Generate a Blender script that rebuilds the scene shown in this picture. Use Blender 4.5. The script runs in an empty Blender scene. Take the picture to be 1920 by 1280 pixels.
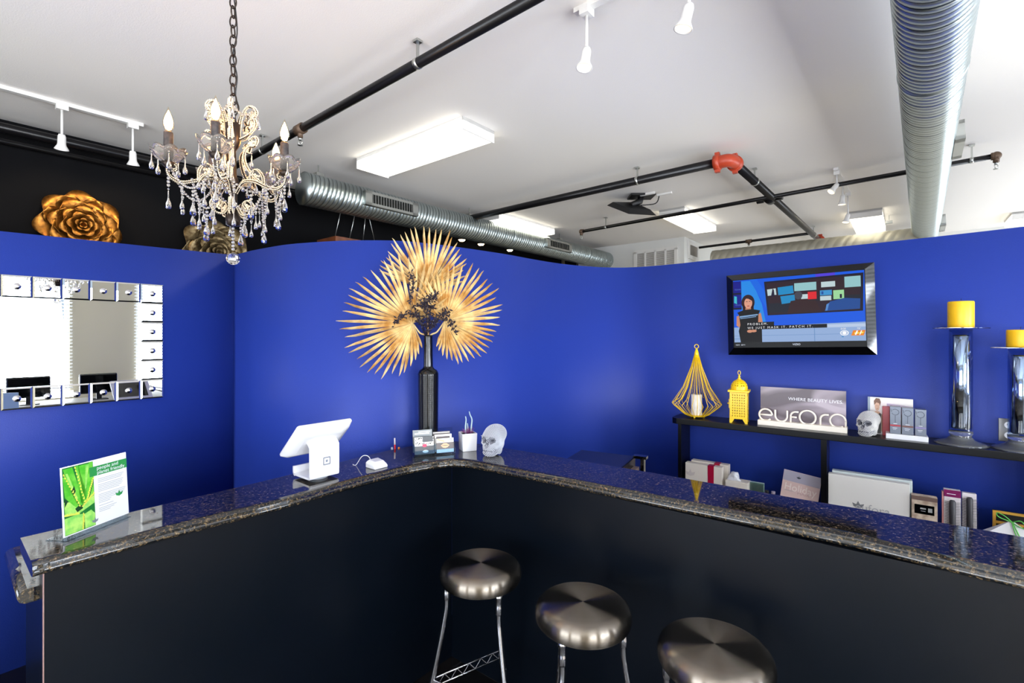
import bpy, math, random
from mathutils import Vector, Matrix
S = bpy.context.scene
COL = S.collection
PI = math.pi
random.seed(7)
# ---------------------------------------------------------------- camera, world, light, exposure
F, CX, HY, EYE = 910.0, 960.0, 628.0, 1.70
cam = bpy.data.cameras.new('camera'); cam_o = bpy.data.objects.new('camera', cam); COL.objects.link(cam_o)
cam.sensor_width = 36.0; cam.lens = F / 1920 * 36; cam.shift_y = -(640 - HY) / 1920
cam.clip_start = .02
cam_o.location = (0, 0, EYE); cam_o.rotation_euler = (PI / 2, 0, 0)
S.camera = cam_o
w = bpy.data.worlds.new('world'); S.world = w; w.use_nodes = True
w.node_tree.nodes['Background'].inputs[0].default_value = (.75, .86, 1, 1)
w.node_tree.nodes['Background'].inputs[1].default_value = 1.2
S.view_settings.view_transform = 'Standard'; S.view_settings.look = 'None'
S.view_settings.exposure = -0.42; S.view_settings.gamma = 1.0; S.view_settings.use_curve_mapping = False
S.cycles.max_bounces = 8; S.cycles.diffuse_bounces = 4; S.cycles.glossy_bounces = 4
S.cycles.transmission_bounces = 8; S.cycles.transparent_max_bounces = 8
S.cycles.caustics_reflective = False; S.cycles.caustics_refractive = False
S.cycles.sample_clamp_indirect = 6.0
S.cycles.use_denoising = True
# building axes in plan: U runs away to the right, V to the right and towards the camera; R the line of the tv wall, N into it
U = (.631, .776); V = (.776, -.631); R = (.800, -.600); N = (.600, .800)
RZU = math.atan2(U[1], U[0]); RZV = math.atan2(V[1], V[0]); RZR = math.atan2(R[1], R[0])
CEIL = 3.22
WIN_V = 3.0                       # distance of the window wall to the right of the camera
def uv(u, v): return (u * U[0] + v * V[0], u * U[1] + v * V[1])
def area(name, u, v, z, su, sz, power, color, facing):
    l = bpy.data.lights.new(name, 'AREA'); l.shape = 'RECTANGLE'; l.size = su; l.size_y = sz
    l.energy = power; l.color = color
    o = bpy.data.objects.new(name, l); COL.objects.link(o)
    p = uv(u, v); o.location = (p[0], p[1], z)
    o.rotation_euler = Vector((facing[0], facing[1], .7)).to_track_quat('-Z', 'Y').to_euler()
    return o
DAY = (.93, .965, 1.0)
WINDOWS_RIGHT = [(-2.6, -.75), (-.1, 1.50), (2.33, 3.50), (5.2, 7.0), (7.8, 9.6)]
for a, b in WINDOWS_RIGHT:
    far_ = .32 if a > 4 else (.6 if a > 2 else 1.0)
    area('daylight', (a + b) / 2, WIN_V + .60, 1.70, (b - a) * 1.05, 2.3, 520 * far_, DAY, (-V[0], -V[1]))
WINDOWS_FRONT = [(-2.9, -.9), (-.4, 1.9)]
for a, b in WINDOWS_FRONT:
    area('daylight', -4.1 - .50, (a + b) / 2, 1.45, (b - a), 2.6, 260, DAY, U)

def onz(x, y, z):                 # pixel -> point on the horizontal plane z
    Y = (z - EYE) * F / (HY - y); return Vector(((x - CX) / F * Y, Y, z))
def at(x, y, Y): return Vector(((x - CX) / F * Y, Y, EYE + (HY - y) / F * Y))
def hit(x, p, d):                 # pixel column -> point on a vertical plane given in plan
    k = (x - CX) / F; t = (k * p[1] - p[0]) / (d[0] - k * d[1]); return (p[0] + t * d[0], p[1] + t * d[1])
def zat(y, Y): return EYE + (HY - y) / F * Y

# ---------------------------------------------------------------- materials
def lin(c): return tuple(((v / 255) / 12.92 if v / 255 <= .04045 else ((v / 255 + .055) / 1.055) ** 2.4) for v in c)
MATS = {}
def mat(name, rgb=(200, 200, 200), rough=.5, metal=0., emit=None, power=0., trans=0., ior=1.5, spec=None, coat=0., bump=None, aniso=0., alpha=1., var=None):
    if name in MATS: return MATS[name]
    m = bpy.data.materials.new(name); m.use_nodes = True; nt = m.node_tree; b = nt.nodes['Principled BSDF']
    b.inputs['Base Color'].default_value = (*lin(rgb), 1); b.inputs['Roughness'].default_value = rough
    b.inputs['Metallic'].default_value = metal; b.inputs['IOR'].default_value = ior
    b.inputs['Transmission Weight'].default_value = trans
    b.inputs['Coat Weight'].default_value = coat; b.inputs['Coat Roughness'].default_value = .05
    b.inputs['Alpha'].default_value = alpha
    if spec is not None: b.inputs['Specular IOR Level'].default_value = spec
    if emit: b.inputs['Emission Color'].default_value = (*lin(emit), 1); b.inputs['Emission Strength'].default_value = power
    if aniso:
        b.inputs['Anisotropic'].default_value = aniso; b.inputs['Anisotropic Rotation'].default_value = .25
        tn = nt.nodes.new('ShaderNodeTangent'); tn.direction_type = 'RADIAL'; tn.axis = 'Z'
        nt.links.new(tn.outputs[0], b.inputs['Tangent'])
    tc = nt.nodes.new('ShaderNodeTexCoord')
    if bump:
        n = nt.nodes.new('ShaderNodeTexNoise'); n.inputs['Scale'].default_value = bump[0]; n.inputs['Detail'].default_value = 3
        nt.links.new(tc.outputs['Object'], n.inputs['Vector'])
        bp = nt.nodes.new('ShaderNodeBump'); bp.inputs['Strength'].default_value = bump[1]; bp.inputs['Distance'].default_value = bump[2]
        nt.links.new(n.outputs[0], bp.inputs['Height']); nt.links.new(bp.outputs[0], b.inputs['Normal'])
    if var:                       # (scale, rgb2): soft mottling between two tones
        n = nt.nodes.new('ShaderNodeTexNoise'); n.inputs['Scale'].default_value = var[0]; n.inputs['Detail'].default_value = 5
        nt.links.new(tc.outputs['Object'], n.inputs['Vector'])
        r = nt.nodes.new('ShaderNodeValToRGB'); r.color_ramp.elements[0].position = .38; r.color_ramp.elements[1].position = .62
        r.color_ramp.elements[0].color = (*lin(rgb), 1); r.color_ramp.elements[1].color = (*lin(var[1]), 1)
        nt.links.new(n.outputs[0], r.inputs[0]); nt.links.new(r.outputs[0], b.inputs['Base Color'])
    MATS[name] = m; return m
def granite():
    m = mat('granite', (14, 17, 26), .045, ior=1.68); nt = m.node_tree; b = nt.nodes['Principled BSDF']
    tc = nt.nodes.new('ShaderNodeTexCoord')
    v = nt.nodes.new('ShaderNodeTexVoronoi'); v.inputs['Scale'].default_value = 120
    nt.links.new(tc.outputs['Object'], v.inputs['Vector'])
    n = nt.nodes.new('ShaderNodeTexNoise'); n.inputs['Scale'].default_value = 105; n.inputs['Detail'].default_value = 6; n.inputs['Roughness'].default_value = .7
    nt.links.new(tc.outputs['Object'], n.inputs['Vector'])
    r = nt.nodes.new('ShaderNodeValToRGB'); e = r.color_ramp.elements
    e[0].position = .0; e[0].color = (*lin((6, 9, 14)), 1); e[1].position = .50; e[1].color = (*lin((16, 20, 24)), 1)
    for p, c in ((.555, (60, 50, 36)), (.63, (104, 86, 60)), (.72, (142, 130, 108))):
        q = e.new(p); q.color = (*lin(c), 1)
    nt.links.new(n.outputs[0], r.inputs[0])
    r2 = nt.nodes.new('ShaderNodeValToRGB'); r2.color_ramp.elements[0].position = .02; r2.color_ramp.elements[1].position = .12
    r2.color_ramp.elements[0].color = (*lin((120, 130, 160)), 1); r2.color_ramp.elements[1].color = (0, 0, 0, 1)
    nt.links.new(v.outputs['Distance'], r2.inputs[0])
    n2 = nt.nodes.new('ShaderNodeTexNoise'); n2.inputs['Scale'].default_value = 30
    nt.links.new(tc.outputs['Object'], n2.inputs['Vector'])
    mx = nt.nodes.new('ShaderNodeMix'); mx.data_type = 'RGBA'; mx.blend_type = 'ADD'; mx.inputs[0].default_value = .5
    nt.links.new(r.outputs[0], mx.inputs[6]); nt.links.new(r2.outputs[0], mx.inputs[7])
    nt.links.new(mx.outputs[2], b.inputs['Base Color'])
    b.inputs['Specular IOR Level'].default_value = .5
    return m
GRANITE = granite()
BLUE = mat('blue_paint', (33, 56, 146), .46, spec=.3, bump=(260, .25, .003))
BLACKW = mat('black_paint', (13, 13, 15), .85, spec=.1, bump=(200, .2, .002))
CEILM = mat('ceiling_paint', (247, 243, 238), .8, bump=(160, .25, .003))
WHITEW = mat('white_paint', (228, 228, 224), .7)
GREIGE = mat('greige_paint', (196, 188, 166), .7)
PANEL = mat('black_laminate', (4, 9, 17), .28, spec=.2, var=(3, (6, 11, 19)))
SHELF = mat('black_shelf', (6, 6, 9), .3, spec=.35)
DUCT = mat('galvanised_steel', (186, 196, 196), .33, 1.)
PIPE = mat('black_iron', (18, 17, 19), .32, .3)
ORANGE = mat('orange_coupling', (178, 62, 34), .4)
BRONZE = mat('bronze_fitting', (96, 76, 60), .5, .4)
ZINC = mat('zinc', (190, 192, 188), .3, 1.)
WHITEP = mat('white_enamel', (232, 230, 226), .35)
WHITEG = mat('white_gloss', (232, 232, 236), .12)
CHROME = mat('chrome', (215, 215, 220), .06, 1.)
BLACKG = mat('black_gloss', (5, 5, 7), .05, coat=.5)
BLACKM = mat('black_matt', (10, 10, 12), .45)
def thin(name, rgb, k=.06, rough=.0):
    m = bpy.data.materials.new(name); m.use_nodes = True; nt = m.node_tree; nt.nodes.remove(nt.nodes['Principled BSDF']); out = nt.nodes['Material Output']
    tr = nt.nodes.new('ShaderNodeBsdfTransparent'); tr.inputs[0].default_value = (*lin(rgb), 1); gl = nt.nodes.new('ShaderNodeBsdfGlossy'); gl.inputs['Roughness'].default_value = rough
    fr = nt.nodes.new('ShaderNodeFresnel'); fr.inputs[0].default_value = 1.45; mx = nt.nodes.new('ShaderNodeMixShader')
    ge = nt.nodes.new('ShaderNodeNewGeometry'); sb = nt.nodes.new('ShaderNodeMath'); sb.operation = 'SUBTRACT'; sb.inputs[0].default_value = 1; mu = nt.nodes.new('ShaderNodeMath'); mu.operation = 'MULTIPLY'
    nt.links.new(ge.outputs['Backfacing'], sb.inputs[1]); nt.links.new(sb.outputs[0], mu.inputs[0]); nt.links.new(fr.outputs[0], mu.inputs[1]); nt.links.new(mu.outputs[0], mx.inputs[0]); nt.links.new(tr.outputs[0], mx.inputs[1]); nt.links.new(gl.outputs[0], mx.inputs[2]); nt.links.new(mx.outputs[0], out.inputs[0]); MATS[name] = m; return m
TGLASS = thin('thin_glass', (246, 250, 252))
GLASS = mat('clear_glass', (255, 255, 255), 0., trans=1., ior=1.46)
CRYSTAL = mat('crystal', (255, 252, 248), 0., trans=1., ior=1.6)
GOLD = mat('gold_palm', (190, 142, 74), .34, .3, var=(11, (240, 214, 156)))  # mottling paints cream highlights and brown shade into the leaves
YELLOW = mat('yellow_enamel', (240, 196, 10), .3)
TUBE = mat('fluorescent_diffuser', (255, 255, 255), .5, emit=(255, 248, 226), power=4.5)
LAMPF = mat('lamp_face', (255, 244, 220), .5, emit=(255, 226, 180), power=2.2)
BULBM = mat('candle_flame_glow', (255, 236, 200), .5, emit=(255, 186, 104), power=170.)
WARM = mat('warm_bulb', (255, 240, 210), .5, emit=(255, 220, 165), power=14.)

# ---------------------------------------------------------------- mesh builder
class MB:
    def __init__(s): s.v = []; s.f = []; s.mi = []; s.cur = 0; s.smooth = []; s.sm = False
    def add(s, vs, fs, sm=None):
        o = len(s.v); s.v += [tuple(p) for p in vs]
        for f in fs: s.f.append([i + o for i in f]); s.mi.append(s.cur); s.smooth.append(s.sm if sm is None else sm)
        return s
    def box(s, c, d, rz=0, bev=0):
        x, y, z = d[0] / 2, d[1] / 2, d[2] / 2; ca, sa = math.cos(rz), math.sin(rz)
        P = [(-x, -y, -z), (x, -y, -z), (x, y, -z), (-x, y, -z), (-x, -y, z), (x, -y, z), (x, y, z), (-x, y, z)]
        s.add([(c[0] + a * ca - b * sa, c[1] + a * sa + b * ca, c[2] + e) for a, b, e in P],
              [(0, 3, 2, 1), (4, 5, 6, 7), (0, 1, 5, 4), (1, 2, 6, 5), (2, 3, 7, 6), (3, 0, 4, 7)], False); return s
    def prism(s, poly, z0, z1):   # plan polygon, counter-clockwise
        n = len(poly)
        s.add([(p[0], p[1], z0) for p in poly] + [(p[0], p[1], z1) for p in poly],
              [list(range(n))[::-1], list(range(n, 2 * n))] + [(i, (i + 1) % n, n + (i + 1) % n, n + i) for i in range(n)], False); return s
    def slab(s, poly, y0, y1):    # polygon in XZ seen from -y, counter-clockwise as seen
        n = len(poly)
        s.add([(p[0], y0, p[1]) for p in poly] + [(p[0], y1, p[1]) for p in poly],
              [list(range(n)), list(range(n, 2 * n))[::-1]] + [(i, n + i, n + (i + 1) % n, (i + 1) % n) for i in range(n)], False); return s
    def flat(s, poly, y):
        s.add([(p[0], y, p[1]) for p in poly], [list(range(len(poly)))], False); return s
    def rect(s, x0, z0, x1, z1, y): return s.flat([(x0, z0), (x1, z0), (x1, z1), (x0, z1)], y)
    def ell(s, cx, cz, rx, rz, y, n=20, a0=0, a1=2 * PI):
        return s.flat([(cx + rx * math.cos(a0 + (a1 - a0) * i / n), cz + rz * math.sin(a0 + (a1 - a0) * i / n)) for i in range(n + (0 if a1 - a0 > 6.2 else 1))], y)
    def lathe(s, prof, n=24, c=(0, 0, 0), sm=True, cap=True):
        vs = [(c[0] + r * math.cos(2 * PI * j / n), c[1] + r * math.sin(2 * PI * j / n), c[2] + z) for r, z in prof for j in range(n)]
        fs = [(i * n + j, i * n + (j + 1) % n, (i + 1) * n + (j + 1) % n, (i + 1) * n + j) for i in range(len(prof) - 1) for j in range(n)]
        if cap: fs += [list(range(n))[::-1], [(len(prof) - 1) * n + j for j in range(n)]]
        s.add(vs, fs, sm); return s
    def tube(s, pts, r, n=10, closed=False, sm=True):
        pts = [Vector(p) for p in pts]; m = len(pts); rs = r if isinstance(r, (list, tuple)) else [r] * m
        t0 = (pts[1] - pts[0]).normalized(); up = Vector((0, 0, 1)) if abs(t0.z) < .9 else Vector((1, 0, 0))
        nrm = t0.cross(up).normalized(); vs = []
        for i, p in enumerate(pts):
            if closed: t = (pts[(i + 1) % m] - pts[i - 1])
            else: t = (pts[min(i + 1, m - 1)] - pts[max(i - 1, 0)])
            t.normalize(); nrm = (nrm - t * nrm.dot(t)).normalized(); bn = t.cross(nrm)
            for j in range(n):
                a = 2 * PI * j / n; q = p + (nrm * math.cos(a) + bn * math.sin(a)) * rs[i]; vs.append(q)
        k = m if closed else m - 1
        fs = [(i * n + j, i * n + (j + 1) % n, ((i + 1) % m) * n + (j + 1) % n, ((i + 1) % m) * n + j) for i in range(k) for j in range(n)]
        if not closed: fs += [list(range(n))[::-1], [(m - 1) * n + j for j in range(n)]]
        s.add(vs, fs, sm); return s
    def ball(s, c, r, n=8, k=6, sc=(1, 1, 1), sm=True):
        prof = [(max(1e-5, r * math.sin(PI * i / k)), -r * math.cos(PI * i / k)) for i in range(k + 1)]
        o = len(s.v); s.lathe(prof, n, (0, 0, 0), sm, False)
        for i in range(o, len(s.v)):
            p = s.v[i]; s.v[i] = (c[0] + p[0] * sc[0], c[1] + p[1] * sc[1], c[2] + p[2] * sc[2])
        return s
    def gem(s, c, r, h=None):     # small bead
        return s.ball(c, r, 7, 4, (1, 1, (h or r) / r))
    def gem_(s, c, r, h=None):
        h = h or r; x, y, z = c
        s.add([(x, y, z + h)] + [(x + r * math.cos(a * PI / 3), y + r * math.sin(a * PI / 3), z) for a in range(6)] + [(x, y, z - h)],
              [(0, i + 1, (i + 1) % 6 + 1) for i in range(6)] + [(7, (i + 1) % 6 + 1, i + 1) for i in range(6)], False); return s
    def xf(s, M, start=0):
        for i in range(start, len(s.v)): s.v[i] = tuple(M @ Vector(s.v[i]))
        return s
    def build(s, name, mats, parent=None, rel=None):
        vs = s.v
        if rel is not None: vs = [(p[0] - rel[0], p[1] - rel[1], p[2] - rel[2]) for p in vs]
        me = bpy.data.meshes.new(name); me.from_pydata(vs, [], s.f)
        for m in (mats if isinstance(mats, (list, tuple)) else [mats]): me.materials.append(m)
        me.polygons.foreach_set('material_index', s.mi); me.polygons.foreach_set('use_smooth', s.smooth)
        me.validate(); me.update()
        o = bpy.data.objects.new(name, me); COL.objects.link(o)
        if parent: o.parent = parent
        elif rel is not None: o.location = rel
        return o
def bevel(o, w_, seg=2):
    m = o.modifiers.new('bevel', 'BEVEL'); m.width = w_; m.segments = seg; m.limit_method = 'ANGLE'; m.angle_limit = .6
    return o
def tag(o, label, cat, group=None, kind=None):
    o['label'] = label; o['category'] = cat
    if group: o['group'] = group
    if kind: o['kind'] = kind
    return o
def thing(name, label, cat, loc=(0, 0, 0), rotz=0, group=None):
    o = bpy.data.objects.new(name, None); COL.objects.link(o); o.empty_display_size = .05
    o.location = loc; o.rotation_euler = (0, 0, rotz); return tag(o, label, cat, group)
def struct(name, mb, m, rel=None):
    o = mb.build(name, m, None, rel); o['kind'] = 'structure'; return o
def dup_tree(src, loc=None, rotz=None, label=None, parent=None):
    c = src.copy(); COL.objects.link(c)
    if parent: c.parent = parent
    if loc is not None: c.location = loc
    if rotz is not None: c.rotation_euler = (0, 0, rotz)
    if label: c['label'] = label
    for ch in list(src.children): dup_tree(ch, parent=c)
    return c
def _text(name, body, size, loc, m, parent, align='CENTER', rot=(PI / 2, 0, 0), ext=.0004, spacing=1.0, sx=1.0, bold=0.):
    cu = bpy.data.curves.new(name, 'FONT'); cu.body = body; cu.size = size; cu.align_x = align; cu.align_y = 'CENTER'
    cu.extrude = ext; cu.space_character = spacing; cu.materials.append(m); cu.offset = bold
    o = bpy.data.objects.new(name, cu); COL.objects.link(o); o.location = loc; o.rotation_euler = rot; o.scale = (sx, 1, 1)
    if parent: o.parent = parent
    return o
def text(name, body, size, loc, m, parent, align='CENTER', rot=(PI / 2, 0, 0), ext=.0004, spacing=1.0, sx=1.0, bold=0.):
    o = _text(name, body, size, loc, m, parent, align, rot, ext, spacing, sx, bold)
    dg = bpy.context.evaluated_depsgraph_get(); me = bpy.data.meshes.new_from_object(o.evaluated_get(dg)); me.name = name
    if not me.materials: me.materials.append(m)
    n_ = bpy.data.objects.new(name, me); COL.objects.link(n_); n_.location = o.location; n_.rotation_euler = o.rotation_euler; n_.scale = o.scale; n_.parent = o.parent
    bpy.data.objects.remove(o); return n_
def smooth_path(pts, k=6):        # catmull-rom
    P = [Vector(p) for p in pts]; out = []
    for i in range(len(P) - 1):
        a, b, c, d = P[max(i - 1, 0)], P[i], P[i + 1], P[min(i + 2, len(P) - 1)]
        for j in range(k):
            t = j / k; out.append(.5 * ((2 * b) + (c - a) * t + (2 * a - 5 * b + 4 * c - d) * t * t + (3 * b - a - 3 * c + d) * t ** 3))
    out.append(P[-1]); return out

# ---------------------------------------------------------------- setting
def plan(p, z): return (p[0], p[1], z)
g = MB(); q = [uv(-5, -7), uv(14, -7), uv(14, 8), uv(-5, 8)]
q = [uv(-4.6, -6.3), uv(-4.6, 3.6), uv(13, 3.6), uv(13, -6.3)]
def ccw(poly):
    a = sum(poly[i][0] * poly[(i + 1) % len(poly)][1] - poly[(i + 1) % len(poly)][0] * poly[i][1] for i in range(len(poly)))
    return poly if a > 0 else poly[::-1]
FLOORM = mat('dark_floor_tile', (16, 16, 18), .22)
def tile_floor():
    nt = FLOORM.node_tree; b = nt.nodes['Principled BSDF']; tc = nt.nodes.new('ShaderNodeTexCoord')
    mp = nt.nodes.new('ShaderNodeMapping'); mp.inputs['Rotation'].default_value = (0, 0, -RZU)
    br = nt.nodes.new('ShaderNodeTexBrick'); br.offset = 0; br.inputs['Scale'].default_value = 1
    br.inputs['Brick Width'].default_value = .45; br.inputs['Row Height'].default_value = .45; br.inputs['Mortar Size'].default_value = .004
    br.inputs['Color1'].default_value = (*lin((15, 15, 17)), 1); br.inputs['Color2'].default_value = (*lin((22, 20, 20)), 1); br.inputs['Mortar'].default_value = (*lin((40, 40, 42)), 1)
    nt.links.new(tc.outputs['Object'], mp.inputs[0]); nt.links.new(mp.outputs[0], br.inputs[0]); nt.links.new(br.outputs[0], b.inputs['Base Color'])
tile_floor()
FLOORL = mat('pale_bounce_floor', (236, 226, 208), .5, var=(2, (206, 194, 176)))  # unseen floor beyond the dark tiles, made pale to bounce light onto the ceiling
struct('floor', MB().prism(ccw(q), -.05, -.003), FLOORL)
struct('floor_2', MB().prism(ccw([uv(-.7, -3.6), uv(-.7, .35), uv(3.9, .35), uv(3.9, -3.6)]), -.003, 0), FLOORM)
struct('ceiling', MB().prism(ccw(q), CEIL, CEIL + .1), CEILM)
# blue partition: straight left run, then a serpentine run, then straight behind the tv
C0 = (-1.879, 3.276)
SH0 = (1.127, 3.419)                              # front edge line of the wall shelf
W0 = (SH0[0] + .24 * N[0], SH0[1] + .24 * N[1])   # straight part of the blue wall behind it
T = .13
pl = hit(0, C0, U); zl = zat(433, pl[1])
far = (C0[0] - 5.2 * U[0], C0[1] - 5.2 * U[1])
zfar = 2.24 + (zl - 2.24) * 5.2 / 1.12
zfar = zl - .02
A = (-U[1], U[0])                                  # into the left wall
def wall_poly(pts, thick, zs, name, m, top=None):  # pts along the front, offset to the back by normals
    n = len(pts); b = MB(); fr = []; bk = []
    for i, p in enumerate(pts):
        a, c = pts[max(i - 1, 0)], pts[min(i + 1, n - 1)]; dx, dy = c[0] - a[0], c[1] - a[1]; L = math.hypot(dx, dy)
        nx, ny = -dy / L, dx / L
        fr.append(p); bk.append((p[0] + nx * thick, p[1] + ny * thick))
    vs = []
    for i in range(n): vs += [plan(fr[i], 0), plan(fr[i], zs[i]), plan(bk[i], zs[i]), plan(bk[i], 0)]
    for i in range(n - 1):
        o = 4 * i
        b.add([], [])
        for (a1, b1) in ((0, 1), (1, 2), (2, 3), (3, 0)):
            b.f.append([o + a1, o + 4 + a1, o + 4 + b1, o + b1]); b.mi.append(1 if (a1 == 1 and top) else 0); b.smooth.append(a1 in (0, 2))
    b.v = vs
    b.f.append([0, 1, 2, 3]); b.mi.append(0); b.smooth.append(False)
    b.f.append([4 * n - 4, 4 * n - 1, 4 * n - 2, 4 * n - 3]); b.mi.append(0); b.smooth.append(False)
    return struct(name, b, [m, top] if top else m)
CAP = mat('bare_board_edge', (176, 170, 170), .8)
wall_poly([far, pl, C0], T, [zfar, zl, 2.24], 'wall_left', BLUE, CAP)
ser = [(438, 478), (460, 472.6), (480, 468), (532, 459), (580, 454.6), (640, 451.2), (700, 450.4), (760, 452), (835, 460), (900, 469), (954, 477.4), (1000, 486), (1050, 494), (1100, 499), (1150, 501.5), (1200, 500.2)]
pts = []; zs = []
for x, y in ser:
    Y = .54 * F / (HY - y); pts.append(((x - CX) / F * Y, Y)); zs.append(2.24)
for x, y in ((1267, 494.6), (1340, 486.6), (1450, 475), (1560, 464), (1747, 444.4), (1920, 424.7)):
    p = hit(x, W0, R); pts.append(p); zs.append(zat(y, p[1]))
sp = smooth_path([(p[0], p[1], z) for p, z in zip(pts, zs)], 4)
pts = [(p.x, p.y) for p in sp]; zs = [p.z for p in sp]
e = pts[-1]; tt = (WIN_V - .01 - (e[0] * V[0] + e[1] * V[1])) / (R[0] * V[0] + R[1] * V[1])
pts.append((e[0] + R[0] * tt, e[1] + R[1] * tt)); zs.append(zs[-1] + .03)
wall_poly(pts, T, zs, 'wall_back', BLUE, CAP)
SER = pts
# black wall behind the left partition, white walls beyond
b0 = onz(350, 306, CEIL); b0 = (b0.x, b0.y)
bv = b0[0] * V[0] + b0[1] * V[1]
bend = hit(1053, b0, U); bu = bend[0] * U[0] + bend[1] * U[1]
def slab_uv(name, u0, v0, u1, v1, z0, z1, m):
    return struct(name, MB().prism(ccw([uv(u0, v0), uv(u1, v0), uv(u1, v1), uv(u0, v1)]), z0, z1), m)
slab_uv('wall_far_left', -4.6, bv - .12, bu, bv, 0, CEIL, BLACKW)
slab_uv('wall_far_left_end', bu, bv - .12, 12.8, bv, 0, CEIL, mat('tan_paint', (150, 140, 122), .7))
slab_uv('wall_far', 12.8, bv - .12, 12.95, 3.4, 0, CEIL, WHITEW)
# wall beyond the partition that closes the view, and the bulkhead with the grille
k0 = onz(1283, 443.5, CEIL)
ku, kv = k0.x * U[0] + k0.y * U[1], k0.x * V[0] + k0.y * V[1]
slab_uv('wall_bulkhead', ku, kv - 1.9, ku + 3.2, kv, 0, CEIL, WHITEW)
slab_uv('wall_far_right', ku + 2.1, kv, ku + 2.25, 3.3, 0, CEIL, WHITEW)
# window wall on the right with openings, and the street side wall behind the camera
def pierced(name, along, fixed0, fixed1, a0, a1, holes, z0, z1, m):
    mb = MB(); cur = a0
    def pr(s0, s1, za, zb):
        if along == 'u': P = [uv(s0, fixed0), uv(s1, fixed0), uv(s1, fixed1), uv(s0, fixed1)]
        else: P = [uv(fixed0, s0), uv(fixed0, s1), uv(fixed1, s1), uv(fixed1, s0)]
        mb.prism(ccw(P), za, zb)
    for h0, h1 in holes:
        pr(cur, h0, 0, CEIL); pr(h0, h1, 0, z0); pr(h0, h1, z1, CEIL); cur = h1
    pr(cur, a1, 0, CEIL); return struct(name, mb, m)
pierced('wall_right', 'u', WIN_V, WIN_V + .2, -4.6, 12.8, WINDOWS_RIGHT, .86, 2.95, GREIGE)
pierced('wall_front', 'v', -4.3, -4.1, bv, WIN_V, WINDOWS_FRONT, .3, 2.9, GREIGE)
PANE = thin('window_glass', (250, 252, 255))
SLAT = mat('white_blind', (240, 240, 240), .5)
FRAME = mat('window_frame', (225, 226, 224), .5)
wn = 1
for a, b in WINDOWS_RIGHT:
    L = b - a; c = uv(a, WIN_V + .1)
    fr = MB()
    fr.box((L / 2, 0, .88), (L, .1, .04)); fr.box((L / 2, 0, 2.93), (L, .1, .04)); fr.box((.02, 0, 1.905), (.04, .1, 2.01)); fr.box((L - .02, 0, 1.905), (.04, .1, 2.01)); fr.box((L / 2, 0, 1.905), (.035, .05, 2.01))
    fo = fr.build('window_%d' % wn, FRAME); fo.location = (c[0], c[1], 0); fo.rotation_euler = (0, 0, RZU); fo['kind'] = 'structure'
    MB().box((L / 2, -.03, 1.905), (L - .08, .006, 2.01)).build('pane', PANE, fo)
    wn += 1
    if b > 5: continue
    bl = thing('window_blind', ['white slatted blind behind the camera, seen in nothing but reflections', 'white slatted blind reflected in the left half of the tiled mirror', 'white slatted blind reflected at the right end of the tiled mirror'][wn - 2], 'blind', (*uv(a, WIN_V + .0), 0), RZU)
    sl = MB(); n = 38
    for i in range(n):
        z = .95 + i * .052; o = len(sl.v)
        sl.box((L / 2, 0, 0), (L + .06, .05, .0025)); sl.xf(Matrix.Translation((0, .035, z)) @ Matrix.Rotation(.30, 4, 'X'), o)
    sl.build('slats', SLAT, bl); MB().box((L / 2, .035, 2.94), (L + .08, .06, .05)).build('headrail', SLAT, bl)
    MB().box((L / 2, .035, .90), (L + .06, .05, .02)).build('bottom_rail', SLAT, bl)
for a, b in WINDOWS_FRONT:
    L = b - a; c = uv(-4.2, a)
    fr = MB()
    for z in (.32, 2.88): fr.box((L / 2, 0, z), (L, .08, .04))
    for x in (.02, L / 2, L - .02): fr.box((x, 0, 1.6), (.045, .08, 2.56))
    fo = fr.build('window_%d' % wn, FRAME); fo.location = (c[0], c[1], 0); fo.rotation_euler = (0, 0, RZV); fo['kind'] = 'structure'
    MB().box((L / 2, 0, 1.6), (L - .08, .006, 2.5)).build('pane', PANE, fo); wn += 1
# ---------------------------------------------------------------- bar counter
ZT = 1.07
fpx = [(57.5, 1050), (309, 985), (525, 932.5), (637, 901), (744, 874.6), (796, 864.6), (833, 859.5), (860, 858.3), (887, 860.6), (929, 868), (992, 880), (1250, 930), (1560, 990), (1687, 1018), (1920, 1071)]
bpx = [(38, 1008), (270, 954), (480, 905), (590, 878), (690, 853), (745, 841), (795, 832), (852, 827), (905, 833), (960, 842), (1033, 854), (1240, 889), (1500, 935), (1640, 958), (1920, 1006.5)]
fp = [onz(x, y, ZT) for x, y in fpx]; bp = [onz(x, y, ZT) for x, y in bpx]
d = (fp[-1] - fp[-4]).normalized(); fp.append(fp[-1] + d * .9); d = (bp[-1] - bp[-4]).normalized(); bp.append(bp[-1] + d * .9)
fp = smooth_path(fp, 5); bp = smooth_path(bp, 5)
mb = MB(); n = len(fp); prof = []
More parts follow.
